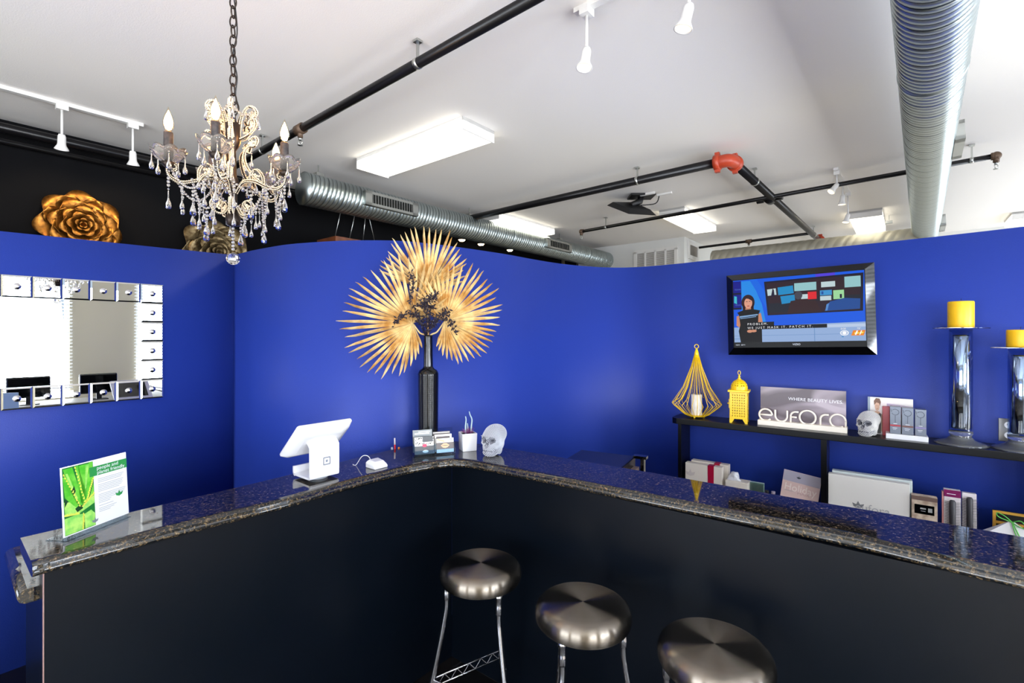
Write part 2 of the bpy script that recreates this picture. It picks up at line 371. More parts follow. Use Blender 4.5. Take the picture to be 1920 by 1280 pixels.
# cross-section: back bottom, back top, front top, ogee nose, front bottom
nose = [(0, 0), (.012, -.001), (.022, -.005), (.028, -.012), (.027, -.019), (.031, -.023), (.033, -.030), (.028, -.038), (.018, -.042), (0, -.042)]
k = len(nose) + 2
for i in range(n):
    t = fp[min(i + 1, n - 1)] - fp[max(i - 1, 0)]; t.z = 0; t.normalize(); o = Vector((t.y, -t.x, 0))   # outwards, to the customers
    mb.v.append((bp[i].x, bp[i].y, ZT - .042)); mb.v.append((bp[i].x, bp[i].y, ZT))
    for a, z in nose: p = fp[i] + o * a; mb.v.append((p.x, p.y, ZT + z))
for i in range(n - 1):
    for j in range(k):
        a, b = i * k + j, i * k + (j + 1) % k
        mb.f.append([a, b, b + k, a + k]); mb.mi.append(0); mb.smooth.append(2 <= j < k - 2)
mb.f.append(list(range(k))[::-1]); mb.mi.append(0); mb.smooth.append(False); mb.f.append([(n - 1) * k + j for j in range(k)]); mb.mi.append(0); mb.smooth.append(False)
ct = mb.build('granite_countertop', GRANITE)
tag(ct, 'long polished speckled granite bar top with rounded inner corner', 'countertop')
# black front panels
PC = Vector((-.319, 2.57, 0)); PE = Vector((-1.329, 1.379, 0)); pr_d = Vector((.795, -.607, 0)); PR = PC + pr_d * 3.05
bc = thing('bar_counter', 'black laminate L-shaped reception bar under the granite top', 'counter', (PC.x, PC.y, 0))
lu = (PC - PE).normalized(); la = Vector((-lu.y, lu.x, 0)); ra = Vector((-pr_d.y, pr_d.x, 0)) 
def plank(p0, p1, off, th, z0, z1):
    t = (p1 - p0).normalized(); nn = Vector((-t.y, t.x, 0)); a = p0 + nn * off; b = p1 + nn * off
    return [(a.x, a.y), (b.x, b.y), (b.x + nn.x * th, b.y + nn.y * th), (a.x + nn.x * th, a.y + nn.y * th)], z0, z1
def pl_obj(name, p0, p1, off, th, z0, z1, m, par, rel):
    P, a, b = plank(p0, p1, off, th, z0, z1); return MB().prism(ccw(P), a, b).build(name, m, par, rel)
pl_obj('front_panel', PE, PC, .0, .10, .0, ZT - .042, PANEL, bc, PC)
pl_obj('front_panel', PC + pr_d * .001, PR, .0, .10, .0, ZT - .042, PANEL, bc, PC)
pl_obj('edge_strip', PE - lu * .003, PE - lu * .0005, -.002, .008, 0, ZT - .042, mat('pink_edge', (150, 118, 112), .5), bc, PC)
# lower work surface behind the left run
dk = thing('work_desk', 'low black desk with granite top behind the bar, at left edge', 'desk', (PE.x, PE.y, 0))
ds = PE + la * .102; 
body = [ds + lu * .004, ds + lu * 1.26, ds + lu * 1.26 + la * .40, ds + lu * .004 + la * .40]
MB().prism(ccw([(p.x, p.y) for p in body]), 0, .912).build('desk_body', PANEL, dk, PE)
mb = MB(); prof = [(-.030, .913), (-.042, .920), (-.047, .932), (-.044, .944), (-.036, .952), (-.026, .955), (1.28, .955), (1.28, .913)]
for s_ in (0.0, .43):
    for a, z in prof: p = ds + lu * a + la * s_; mb.v.append((p.x, p.y, z))
kk = len(prof)
for j in range(kk): mb.f.append([j, (j + 1) % kk, kk + (j + 1) % kk, kk + j]); mb.mi.append(0); mb.smooth.append(j < 5)
mb.f.append(list(range(kk))[::-1]); mb.mi.append(0); mb.smooth.append(False); mb.f.append(list(range(kk, 2 * kk))); mb.mi.append(0); mb.smooth.append(False)
mb.build('desk_top', GRANITE, dk, PE)
MB().prism(ccw([(-.74, 2.50), (-.42, 2.58), (-.42, 2.74), (-.70, 2.72)]), .913, .955).build('desk_return', GRANITE, dk, PE)
# ---------------------------------------------------------------- bar stools
BRUSH = mat('brushed_steel_seat', (138, 130, 120), .27, 1., aniso=1.)
def stool():
    t = thing('bar_stool', '', 'stool', (0, 0, 0), 0, 'bar stools at the counter')
    r = .170
    prof = [(.0004, 0), (.04, 0), (.10, 0), (.130, -.0012), (.144, -.0035), (.155, -.009), (.1635, -.018), (.1685, -.030), (.170, -.044), (.1685, -.058), (.162, -.069), (.15, -.074), (.0005, -.074)]
    MB().lathe(prof[::-1], 96, (0, 0, .75), True, False).build('seat', BRUSH, t)
    for q_ in range(3):
        a = math.radians(STA + 120 * q_); ca, sa = math.cos(a), math.sin(a)
        pr = [(.142, .685), (.142, .60), (.143, .565), (.148, .53), (.168, .42), (.214, .20), (.218, .17), (.218, .012)]
        pth = smooth_path([(x * ca, x * sa, z) for x, z in pr], 4)
        lg = MB().tube(pth, .0105, 12).build('leg', CHROME, t)
        MB().lathe([(.013, .60), (.0145, .605), (.0145, .63), (.0135, .635), (.0135, .66), (.016, .665), (.016, .682)], 14, (.142 * ca, .142 * sa, 0)).build('collar', CHROME, lg)
        MB().lathe([(.014, 0), (.0155, .004), (.0155, .02), (.012, .026)], 12, (.218 * ca, .218 * sa, 0)).build('foot_cap', BLACKM, lg)
    for q_ in range(3):
        a = math.radians(STA + 120 * q_); b = a + 2 * PI / 3
        tr = MB(); rr = .206
        for z in (.235, .270):
            tr.tube([(rr * math.cos(a), rr * math.sin(a), z), (rr * math.cos(b), rr * math.sin(b), z)], .0035, 8)
        m_ = 12
        zig = [(rr * (math.cos(a) * (1 - i / m_) + math.cos(b) * i / m_), rr * (math.sin(a) * (1 - i / m_) + math.sin(b) * i / m_), .235 if i % 2 else .270) for i in range(m_ + 1)]
        tr.tube(zig, .0026, 6); tr.build('footrest', CHROME, t)
    br_ = MB()
    for q_ in range(3):
        a = math.radians(STA + 120 * q_); br_.box((.07 * math.cos(a), .07 * math.sin(a), .674), (.145, .022, .012), a)
    br_.build('seat_bracket', CHROME, t)
    return t
STA = 0
st = stool()
for i, (x, y, lb, rz) in enumerate(((901.5, 1054, 'round brushed steel bar stool furthest from the camera, in the corner of the bar', math.radians(63.5)), (1093, 1127, 'middle of the three round brushed steel bar stools', math.radians(-7)), (1340, 1206, 'nearest and largest looking steel bar stool, cut off by the bottom edge', math.radians(34)))):
    p = onz(x, y, .75); p.z = 0
    if i == 0: st.location = p; st.rotation_euler = (0, 0, rz); st['label'] = lb
    else: dup_tree(st, p, rz, lb)
# ---------------------------------------------------------------- tiled mirror on the left blue wall
ml = hit(307, (C0[0] + V[0] * .03, C0[1] + V[1] * .03), U); zb, zt = zat(745, ml[1]), zat(534, ml[1])
mh = zt - zb; tl = mh / 6; cols = 10
MIR = mat('mirror_silver', (236, 240, 240), .0, 1.)
mr = thing('wall_mirror', 'wide wall mirror bordered by small mirror squares with round studs', 'mirror', (C0[0] + (ml[0] - C0[0] - V[0] * .03), ml[1] - V[1] * .03, zb), RZU)
mr.location = (ml[0] - V[0] * .03, ml[1] - V[1] * .03, zb)
# local x runs to the right, so tiles go to -x; y is into the wall; front at y=-.03
Wm = cols * tl
MB().box((-Wm / 2, -.008, mh / 2), (Wm - .004, .014, mh - .004)).build('backing', BLACKM, mr)
MB().box((-Wm / 2, -.018, mh / 2), (Wm - 2 * tl + .004, .005, mh - 2 * tl + .004)).build('centre_glass', MIR, mr)
tile = None
for i in range(cols):
    for j in range(6):
        if 0 < i < cols - 1 and 0 < j < 5: continue
        cx, cz = -(i + .5) * tl, (j + .5) * tl
        if tile is None:
            h = tl / 2 - .0012; b_ = .0075; m_ = MB()
            o_ = [(-h, -h), (h, -h), (h, h), (-h, h)]; in_ = [(-h + b_, -h + b_), (h - b_, -h + b_), (h - b_, h - b_), (-h + b_, h - b_)]
            m_.v = [(x, 0, z) for x, z in o_] + [(x, -.010, z) for x, z in o_] + [(x, -.0145, z) for x, z in in_]
            m_.f = [[0, 3, 2, 1], [8, 9, 10, 11]] + [[a, (a + 1) % 4, 4 + (a + 1) % 4, 4 + a] for a in range(4)] + [[4 + a, 4 + (a + 1) % 4, 8 + (a + 1) % 4, 8 + a] for a in range(4)]
            m_.mi = [0] * 10; m_.smooth = [False] * 10
            tile = m_.build('mirror_tile', MIR, mr); s_ = MB(); s_.ball((0, 0, 0), .0165, 24, 14, (1, 1, 1)); s_.xf(Matrix.Translation((0, -.0145, 0)) @ Matrix.Diagonal((1, .6, 1, 1)))
            stud = s_.build('stud', CHROME, tile); tile.location = (cx, -.0155, cz)
        else:
            c = tile.copy(); COL.objects.link(c); c.location = (cx, -.0155, cz); s2 = stud.copy(); COL.objects.link(s2); s2.parent = c
# desk and monitors near the windows (reflected in the mirror)
dm = thing('office_desk', 'grey desk by the windows, reflected along the bottom of the mirror', 'desk', (*uv(1.35, 2.42), 0), RZU)
dt_ = MB().box((0, 0, .735), (1.9, .62, .03)).build('desktop', mat('grey_laminate', (150, 148, 146), .4), dm)
for x in (-.9, .9): MB().box((x, 0, .36), (.04, .58, .72)).build('side_panel', mat('grey_laminate'), dm)
for u_, lb in ((.98, 'black monitor reflected at the lower left of the mirror'), (1.72, 'black monitor reflected at the lower middle of the mirror')):
    m_ = thing('computer_monitor', lb, 'monitor', (*uv(u_, 2.32), .75), RZU)
    bevel(MB().box((0, 0, .235), (.44, .045, .29)).build('housing', BLACKG, m_), .02, 3)
    MB().box((0, .01, .06), (.06, .03, .10)).build('neck', BLACKM, m_); MB().box((0, 0, .006), (.2, .16, .012)).build('base', BLACKM, m_)
# ---------------------------------------------------------------- ducts
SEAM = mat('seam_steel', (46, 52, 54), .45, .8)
def duct(name, label, p0, p1, r, P=.16, n=44, seam=None):
    p0, p1 = Vector(p0), Vector(p1); L = (p1 - p0).length; t = (p1 - p0).normalized(); s_ = t.cross(Vector((0, 0, 1))).normalized(); u_ = s_.cross(t)
    rows = []                      # one helical turn: a wide lock seam, then three narrow corrugations
    for g_ in range(4):
        w_ = .085 if g_ == 0 else .045; o_ = g_ * .25; d_ = .0035 if g_ == 0 else .0022
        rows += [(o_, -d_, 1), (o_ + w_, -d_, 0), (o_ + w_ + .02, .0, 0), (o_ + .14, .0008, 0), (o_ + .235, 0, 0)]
    m = len(rows); turns = int(L / P) + 2; vs = []; fs = []; mi = []
    for k_ in range(-1, turns):
        for (f_, dr_, mm) in rows:
            for j in range(n):
                a = min(max((k_ + f_ + j / n) * P, 0), L); th = 2 * PI * j / n
                vs.append(p0 + t * a + (s_ * math.cos(th) + u_ * math.sin(th)) * (r + dr_))
    N = (turns + 1) * m
    mb = MB(); mb.v = [tuple(p) for p in vs]
    for i in range(N - 1):
        for j in range(n):
            if j < n - 1: q = [i * n + j, i * n + j + 1, (i + 1) * n + j + 1, (i + 1) * n + j]
            else:
                if i + 1 + m >= N: continue
                q = [i * n + j, (i + m) * n, (i + m + 1) * n, (i + 1) * n + j]
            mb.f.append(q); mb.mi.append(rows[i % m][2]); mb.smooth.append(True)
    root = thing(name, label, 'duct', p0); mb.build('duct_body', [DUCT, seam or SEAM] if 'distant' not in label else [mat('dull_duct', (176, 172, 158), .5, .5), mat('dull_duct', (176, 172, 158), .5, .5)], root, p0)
    for a, z in ((p0, 1), (p1, -1)): MB().tube([a, a + t * .006 * z], r * .985, 32).build('end_cap', DUCT, root, p0)
    return root, p0, t, s_, u_, L
ZD = 2.98; RD = .143; RR = .131
dA0 = onz(568, 353, ZD); dA1 = onz(1168, 496, ZD); 
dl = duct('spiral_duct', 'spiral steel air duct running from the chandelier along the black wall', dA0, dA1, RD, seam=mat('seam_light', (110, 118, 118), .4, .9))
dR1 = onz(1735, 440, ZD); dR0 = onz(1753, 0, ZD); dirR = (dR1 - dR0).normalized()
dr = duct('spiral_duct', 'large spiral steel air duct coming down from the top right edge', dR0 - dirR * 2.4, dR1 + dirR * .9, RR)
p0_, p1_ = onz(1338, 489, 2.86), onz(1712, 452, 2.86); dd = (p1_ - p0_).normalized()
df = duct('spiral_duct', 'distant tan looking spiral duct just above the blue wall, right of the bulkhead', p0_, p1_ + dd * .15, .16, n=28, P=.42)
def joint(root, p0, t, r, a):
    p = p0 + t * a; MB().tube([p - t * .012, p + t * .012], r + .003, 40).build('joint_band', DUCT, root, p0)
joint(dl[0], dl[1], dl[2], RD, .62); joint(dl[0], dl[1], dl[2], RD, 2.75); joint(dl[0], dl[1], dl[2], RD, 4.6); joint(dr[0], dr[1], dr[2], RR, 2.4 + .62)
def along_px(p0, t, x):           # distance along a duct axis whose column is x
    k = (x - CX) / F; return (k * p0.y - p0.x) / (t.x - k * t.y)
def hanger(root, p0, t, x):
    a = along_px(p0, t, x); p = p0 + t * a; m_ = MB()
    m_.box((p.x, p.y, (CEIL + ZD + RD) / 2 + .02), (.008, .008, CEIL - ZD - RD - .03), RZU); m_.box((p.x, p.y, ZD + RD + .008), (.07, .07, .03), RZU)
    m_.tube([p + Vector((0, 0, RD + .002)) + t * .0, p + Vector((0, 0, RD + .02))], .01, 8); return m_.build('hanger', ZINC, root, p0)
for x in (597, 880, 1049): hanger(dl[0], dl[1], dl[2], x)
hanger(df[0], df[1], df[2], 1667)
def register(root, p0, t, s_, u_, a, ang, L=.42, H=.115, slats=16, rd=None):
    rd = rd or RD
    side = s_ * math.cos(ang) + u_ * math.sin(ang); up = t.cross(side); c = p0 + t * a + side * (rd - .004)
    M_ = Matrix((( t.x, side.x, up.x, c.x), (t.y, side.y, up.y, c.y), (t.z, side.z, up.z, c.z), (0, 0, 0, 1)))
    fr = MB()
    for z in (-H / 2 + .012, H / 2 - .012): fr.box((0, .018, z), (L, .05, .024))
    for x in (-L / 2 + .035, L / 2 - .035): fr.box((x, .018, 0), (.07, .05, H))
    fr.xf(M_); g_ = fr.build('air_register', ZINC, root, p0)
    m2 = MB(); m2.box((0, .004, 0), (L - .1, .01, H - .04)); m2.xf(M_); m2.build('register_back', BLACKM, g_, p0)
    m3 = MB()
    for i in range(slats): m3.box((-L / 2 + .08 + (L - .16) * i / (slats - 1), .026, 0), (.006, .026, H - .044))
    m3.xf(M_); m3.build('vane', ZINC, g_, p0)
side_sign = 0 if dl[3].dot(Vector((V[0], V[1], 0))) > 0 else PI
register(*dl[:5], along_px(dl[1], dl[2], 717), .02 if side_sign == 0 else PI - .02, .62, .13, 16)
register(*dl[:5], along_px(dl[1], dl[2], 1031), .02, .62, .13, 12)
for yy in (262, 415):
    Y_ = (ZD + .05 - EYE) * F / (HY - yy); a = (Y_ - dr[1].y) / dr[2].y
    register(*dr[:5], a, .05, .45, .12, 12, RR)
# ---------------------------------------------------------------- sprinkler pipes
ZP = 3.10
def clip_hanger(par, rel, p, r):
    m_ = MB(); ring = [(p.x + (r + .003) * math.cos(a) * V[0] * 0, p.y, p.z) for a in (0,)]
    m_.box((p.x, p.y, (CEIL + p.z + r) / 2), (.012, .012, CEIL - p.z - r), RZU)
    m_.box((p.x, p.y, CEIL - .006), (.035, .035, .012), RZU)
    return m_
def pipe(name, label, p0, p1, r, hangers=(), heads=(), ends=(), hx=None):
    p0, p1 = Vector(p0), Vector(p1); t = (p1 - p0).normalized(); root = thing(name, label, 'pipe', p0)
    MB().tube([p0, p1], r, 20).build('pipe_run', PIPE, root, p0)
    for x in hangers:
        a = along_px(p0, t, x); p = p0 + t * a; m_ = clip_hanger(root, p0, p, r)
        m_.tube([p - t * .012, p + t * .012], r + .003, 20); m_.build('pipe_hanger', ZINC, root, p0)
    for x in heads:
        a = along_px(p0, t, x); p = p0 + t * a
        h = MB(); h.tube([p - t * .04, p + t * .04], r + .009, 18); h.tube([p, p - Vector((0, 0, r + .03))], .017, 12); hh = h.build('tee_fitting', BRONZE, root, p0)
        sprinkler(p - Vector((0, 0, r + .03)), hh, p0)
    for e_ in ends:
        p = p0 if e_ == 0 else p1
        h = MB(); h.ball(p, r + .012, 14, 10); h.tube([p - t * (-.03 if e_ == 0 else .03), p], r + .009, 16); h.tube([p, p - Vector((0, 0, r + .03))], .02, 12); hh = h.build('elbow_fitting', BRONZE, root, p0)
        sprinkler(p - Vector((0, 0, r + .03)), hh, p0)
    return root, p0, t
def sprinkler(p, par, rel):
    m_ = MB(); m_.tube([p, p - Vector((0, 0, .018))], .012, 10)
    for s_ in (-1, 1): m_.tube([p + Vector((.010 * s_, 0, -.016)), p + Vector((.014 * s_, 0, -.03)), p + Vector((.004 * s_, 0, -.05))], .0028, 6)
    m_.tube([p - Vector((0, 0, .050)), p - Vector((0, 0, .053))], .018, 14); m_.build('sprinkler_head', ZINC, par, rel)
a = onz(473, 293, ZP); b = onz(995, 0, ZP); t = (b - a).normalized()
pipe('sprinkler_pipe', 'black sprinkler pipe crossing the ceiling diagonally above the chandelier', a - t * .95, b + t * 1.2, .026, hangers=(492, 783), heads=(563,))
a, b = onz(899, 405, ZP), onz(1362, 301, ZP); t = (b - a).normalized()
pipe('sprinkler_pipe', 'thick black sprinkler pipe from the steel duct to the orange elbow', a - t * 1.4, b, .036, hangers=(1195,))
c_ = onz(1372, 301, ZP); e2 = onz(1548, 461, ZP); t = (e2 - c_).normalized()
mainp = pipe('sprinkler_pipe', 'thick black sprinkler pipe slanting down right from the orange elbow', c_, e2 + t * .6, .036, hangers=(1415, 1525))
# orange grooved elbow and coupling
el = thing('pipe_elbow', 'orange grooved elbow joining the two thick black pipes', 'pipe fitting', c_)
m_ = MB(); ta = (a - b).normalized()
m_.tube(smooth_path([b + ta * .06, b + ta * .01, (b + c_) / 2 + (t - ta) * .0, c_ + t * .03, c_ + t * .09], 5), .052, 18); m_.build('elbow_body', ORANGE, el, c_)
for pp, tt_ in ((b + ta * .07, ta), (c_ + t * .09, t)):
    m_ = MB(); m_.tube([pp - tt_ * .022, pp + tt_ * .022], .062, 20)
    for s_ in (-1, 1): m_.box((pp.x, pp.y, pp.z + .065 * s_), (.035, .035, .03), RZU)
    m_.build('coupling', ORANGE, el, c_)
pp = onz(1538, 449, ZP); el2 = thing('pipe_coupling', 'small orange coupling near the far end of the slanting pipe', 'pipe fitting', pp)
m_ = MB(); m_.tube([pp - t * .035, pp + t * .035], .056, 18); m_.box((pp.x, pp.y, pp.z + .06), (.05, .05, .03), RZU).box((pp.x, pp.y, pp.z - .06), (.05, .05, .03), RZU); m_.build('coupling_body', ORANGE, el2, pp)
ZB = 3.095
a, b = onz(1090, 434, ZB), onz(1868, 292, ZB)
pipe('sprinkler_pipe', 'long thin sprinkler branch pipe passing behind the big steel duct', a, b, .0205, hangers=(1136, 1822), ends=(0, 1))
x_ = onz(1443, 373, ZB); m_ = MB(); t2 = (b - a).normalized(); cr = thing('pipe_tee', 'dark cross fitting where the branch pipe meets the slanting pipe', 'pipe fitting', x_)
m_.tube([x_ - t2 * .12, x_ - t2 * .06], .030, 16); m_.tube([x_ + t2 * .06, x_ + t2 * .12], .030, 16); m_.tube([x_ - t * .05, x_ + t * .05], .050, 16); m_.build('tee_body', PIPE, cr, x_)
a, b = onz(1311, 464, ZB), onz(1522, 437, ZB)
pipe('sprinkler_pipe', 'short far branch pipe beside the white bulkhead', a, b, .019, heads=(1404,))
# pipes along the top of the black wall
a = onz(0, 240, ZP); b = onz(350, 317, ZP)
av = Vector((U[0], U[1], 0)); 
pipe('wall_pipe', 'black pipe running along the top of the black wall', a - av * 2.5, b + av * 1.6, .034)
o_ = Vector((A[0], A[1], 0)) * .16 + Vector((0, 0, -.05))
pipe('wall_pipe', 'thinner black conduit behind and below the wall top pipe', a - av * 2.5 + o_, b + av * .15 + o_, .022)
# ---------------------------------------------------------------- fluorescent fittings
def fluor(label, near_l, near_r, far_l, zb=None, ext=None):
    z = CEIL - .09
    P = [onz(*q_, z) for q_ in (near_l, near_r, far_l)]
    ex = (P[1] - P[0]); ey = (P[2] - P[0]); c = P[0] + ex / 2 + ey / 2; wx, wy = ex.length, ey.length
    rz = math.atan2(ey.y, ey.x); rz = RZU if abs((rz - RZU + PI / 2) % PI - PI / 2) < .4 else RZV
    if ext: wy = ext[1]; wx = ext[0]
    t_ = thing('ceiling_light', label, 'light', (c.x, c.y, z), rz, 'fluorescent ceiling lights')
    # local x along the tube
    MB().box((0, 0, .0775), (wy, wx, .025)).box((wy / 2 - .004, 0, .045), (.008, wx, .09)).box((-wy / 2 + .004, 0, .045), (.008, wx, .09)).build('housing', WHITEP, t_)
    m_ = MB(); h = wx / 2 - .003
    secs = [(-h, .07), (-h, .012), (-h + .03, .002), (-.012, .001), (0, .006), (.012, .001), (h - .03, .002), (h, .012), (h, .07)]
    for x in (-wy / 2 + .009, wy / 2 - .009):
        for y_, z_ in secs: m_.v.append((x, y_, z_))
    q_ = len(secs)
    for j in range(q_ - 1): m_.f.append([j, j + 1, q_ + j + 1, q_ + j]); m_.mi.append(0); m_.smooth.append(False)
    m_.build('diffuser', TUBE, t_); return t_
fluor('large fluorescent ceiling light in the middle, left of the sprinkler pipes', (670.5, 318.6), (734, 334.6), (860, 240.7))
fluor('fluorescent ceiling light half hidden behind the steel duct, above the palm', (925, 410), (905, 416), (1036, 440), ext=(.31, 1.22))
fluor('fluorescent ceiling light right of the ceiling mounted screen', (1238, 408), (1285, 400), (1299, 439))
fluor('fluorescent ceiling light just left of the big steel duct', (1591, 411.6), (1653.8, 402.8), (1606, 439.7))
fluor('fluorescent ceiling light at the right edge above the blue wall', (1898, 412.5), (1960, 404), (1883, 428.5))
# ---------------------------------------------------------------- track lights
ZK = CEIL
def lamp_head(par, rel, p, aim, rod=.10):
    m_ = MB(); m_.box((p.x, p.y, ZK - .035), (.06, .045, .035), RZU); m_.tube([Vector((p.x, p.y, ZK - .05)), Vector((p.x, p.y, ZK - .05 - rod))], .007, 10)
    h = m_.build('lamp_stem', WHITEP, par, rel); q = Vector((p.x, p.y, ZK - .05 - rod)); aim = Vector(aim).normalized()
    M_ = Matrix.Translation(q) @ aim.to_track_quat('-Z', 'Y').to_matrix().to_4x4()
    s_ = MB(); s_.lathe([(.004, .012), (.016, .010), (.021, -.005), (.022, -.05), (.024, -.060), (.036, -.082), (.038, -.088), (.034, -.088), (.022, -.062)], 24, cap=False); s_.xf(M_); s_.build('lamp_shade', WHITEP, h, rel)
    b_ = MB(); b_.lathe([(.0005, -.076), (.020, -.078), (.0335, -.084)], 20, cap=False); b_.xf(M_); b_.build('bulb', LAMPF, h, rel)
    return q, aim
def track(label, p0, p1, heads, rod=.10):
    p0, p1 = Vector(p0), Vector(p1); d_ = p1 - p0; c = (p0 + p1) / 2; rz = math.atan2(d_.y, d_.x)
    t_ = thing('track_light', label, 'light', p0)
    MB().box((c.x, c.y, ZK - .011), (d_.length, .036, .022), rz).build('track_rail', WHITEP, t_, p0)
    out = []
    for x, aim, rd in heads:
        if isinstance(x, tuple): p = Vector((x[0], x[1], 0))
        else:
            tt_ = d_.normalized(); p = p0 + tt_ * along_px(p0, tt_, x)
        out.append(lamp_head(t_, p0, p, aim, rd))
    return out
a, b = onz(0, 160, ZK), onz(268, 233, ZK)
hs = track('white track with two lit spotlights at upper left, over the black wall', a - (b - a) * .6, b, [(116, (-.35, .35, -1), .17), (249, (-.2, .3, -1), .17)])
def spot(p, aim, e_, size=1.6, blend=.6, col=(1, .78, .5)):
    l = bpy.data.lights.new('lamp', 'SPOT'); l.energy = e_; l.color = col; l.spot_size = size; l.spot_blend = blend; l.shadow_soft_size = .02
    o = bpy.data.objects.new('lamp', l); COL.objects.link(o); o.location = Vector(p) + Vector(aim).normalized() * .1; o.rotation_euler = Vector(aim).to_track_quat('-Z', 'Y').to_euler()
for q_, aim in hs: spot(q_, (-.6, .6, -.75), 14)
a, b = onz(1079, 19, ZK), onz(1135, 0, ZK); a = onz(1079, 19, ZK); vv = Vector((V[0], V[1], 0))
k_ = (1284 - CX) / F
track('white track with two spotlights at the top edge, above the counter', a, a + vv * 1.0, [(1100, (-.15, -.1, -1), .16), (1292, (-.25, .1, -1), .16)])
a, b = onz(1567, 314, ZK), onz(1592, 362, ZK); 
track('white track with three small lit spotlights left of the big steel duct', a, b, [(1569, (-.5, .0, -.6), .09), (1580, (-.1, 0, -1), .10), (1590, (-.25, 0, -.8), .20)])
for x, y, lb in ((866, 449.5, 'first'), (902, 457.5, 'second'), (956, 468.5, 'third')):
    Y_ = hit(x, (b0[0] + V[0] * .35, b0[1] + V[1] * .35), U); p = Vector((Y_[0], Y_[1], zat(y, Y_[1])))
    t_ = thing('wall_spotlight', {'first': 'small glowing spotlight under the duct, closest to the gold palm', 'second': 'small glowing spotlight under the duct, middle of the row of three', 'third': 'small glowing spotlight under the duct, furthest to the right'}[lb], 'light', p, 0, 'spotlights under the duct')
    MB().lathe([(.02, .10), (.03, .08), (.034, .03), (.05, .0), (.046, .0)], 16).build('lamp_shade', BLACKM, t_); MB().lathe([(.0005, -.022), (.03, -.018), (.046, .0)], 16, cap=False).build('bulb', WARM, t_)
    MB().tube([(0, 0, .1), (0, 0, CEIL - p.z)], .006, 8).build('lamp_stem', BLACKM, t_)
# ---------------------------------------------------------------- ceiling-mounted screen
Z1 = 3.0
pA, pB, pC = onz(1138, 384, Z1), onz(1179, 400.5, Z1), onz(1232, 403, Z1)
cm = thing('ceiling_screen', 'flat black screen folded up under the ceiling between the pipes', 'screen', onz(1188, 391, Z1), RZV)
def scr(mb, c, d, tilt): o = len(mb.v); mb.box(c, d); mb.xf(Matrix.Rotation(tilt, 4, 'X'), o); return mb
P0 = [at(1138, 385, 5.35), at(1179, 401, 5.0), at(1231, 404, 5.1), at(1189, 385, 5.5)]
base = cm.location.copy(); cm.rotation_euler = (0, 0, 0)
m_ = MB(); up = Vector((0, 0, .05)); cen = sum(P0, Vector()) / 4
m_.add(P0 + [(p - cen) * .75 + cen + up for p in P0], [(0, 1, 2, 3), (7, 6, 5, 4), (0, 4, 5, 1), (1, 5, 6, 2), (2, 6, 7, 3), (3, 7, 4, 0)], False); m_.build('screen_case', BLACKM, cm, base)
m_ = MB(); dn = Vector((0, 0, -.002)); Q = [(p - cen) * .86 + cen + dn for p in P0]; m_.add(Q, [(0, 1, 2, 3)], False); m_.build('display_panel', BLACKG, cm, base)
m_ = MB(); top = Vector((cen.x, cen.y, CEIL)); m_.tube([cen + up, cen + Vector((.10, .03, .10)), Vector((cen.x + .12, cen.y + .05, CEIL))], .035, 10); m_.box((cen.x + .12, cen.y + .05, CEIL - .01), (.26, .2, .02)); m_.tube(smooth_path([cen + up + Vector((.1, 0, 0)), cen + Vector((.26, 0, .07)), Vector((cen.x + .30, cen.y, CEIL - .02))]), .006, 6)
m_.build('mount_arm', BLACKM, cm, base)
for x_o in (.16, .34): MB().box((cen.x + x_o, cen.y - .05, CEIL - .012), (.03, .16, .02), RZU).build('mount_rail', WHITEP, cm, base)
# grilles on the bulkhead
gp = hit(1229, (k0.x, k0.y), V); gz0, gz1 = zat(503, gp[1]), zat(469, gp[1])
g1 = thing('wall_grille', 'white return air grille on the bulkhead, over the blue wall', 'vent', (gp[0] - U[0] * .002, gp[1] - U[1] * .002, gz0), RZV)
wL = abs(hit(1268, (k0.x, k0.y), V)[0] - hit(1192, (k0.x, k0.y), V)[0]) / V[0]; hL = gz1 - gz0
m_ = MB(); 
for x in [-wL / 2, wL / 2] : m_.box((x, -.012, hL / 2), (.05, .024, hL))
for i in (1, 2, 3): m_.box((-wL / 2 + wL * i / 4, -.012, hL / 2), (.025, .024, hL))
for z in (0, hL): m_.box((0, -.012, z), (wL + .05, .024, .05))
m_.build('grille_frame', WHITEP, g1); m_ = MB()
for i in range(16): m_.box((0, -.006, hL * (i + .5) / 16), (wL, .010, .008))
m_.build('louvre', WHITEP, g1); MB().box((0, -.001, hL / 2), (wL, .002, hL)).build('grille_back', mat('grille_grey', (130, 124, 116), .8), g1)
gp = hit(1299, (k0.x, k0.y), U); gz0, gz1 = zat(484, gp[1]), zat(458, gp[1])
g2 = thing('wall_vent', 'small white vent on the right side of the bulkhead', 'vent', (gp[0] + V[0] * .002, gp[1] + V[1] * .002, (gz0 + gz1) / 2), RZU)
m_ = MB(); wL, hL = .42, gz1 - gz0
for x in (-wL / 2, wL / 2): m_.box((x, -.01, 0), (.06, .02, hL + .06))
for z in (-hL / 2, hL / 2): m_.box((0, -.01, z), (wL, .02, .06))
m_.build('vent_frame', WHITEP, g2); MB().box((0, -.003, 0), (wL, .004, hL)).build('vent_back', mat('grille_grey'), g2)
# framed shelf behind the duct end
sp_ = hit(1090, b0, U); s3 = thing('wall_sign', 'small dark panel on the tan wall under the duct end', 'panel', (sp_[0] + V[0] * .01, sp_[1] + V[1] * .01, 2.98), RZU)
MB().box((0, 0, 0), (1.3, .02, .5)).build('panel_board', mat('dark_brown', (44, 34, 30), .6), s3)
m_ = MB()
for x in (-.65, -.2, .2, .65): m_.box((x, -.012, 0), (.03, .02, .5))
m_.build('panel_bars', mat('tan_trim', (170, 156, 130), .6), s3)
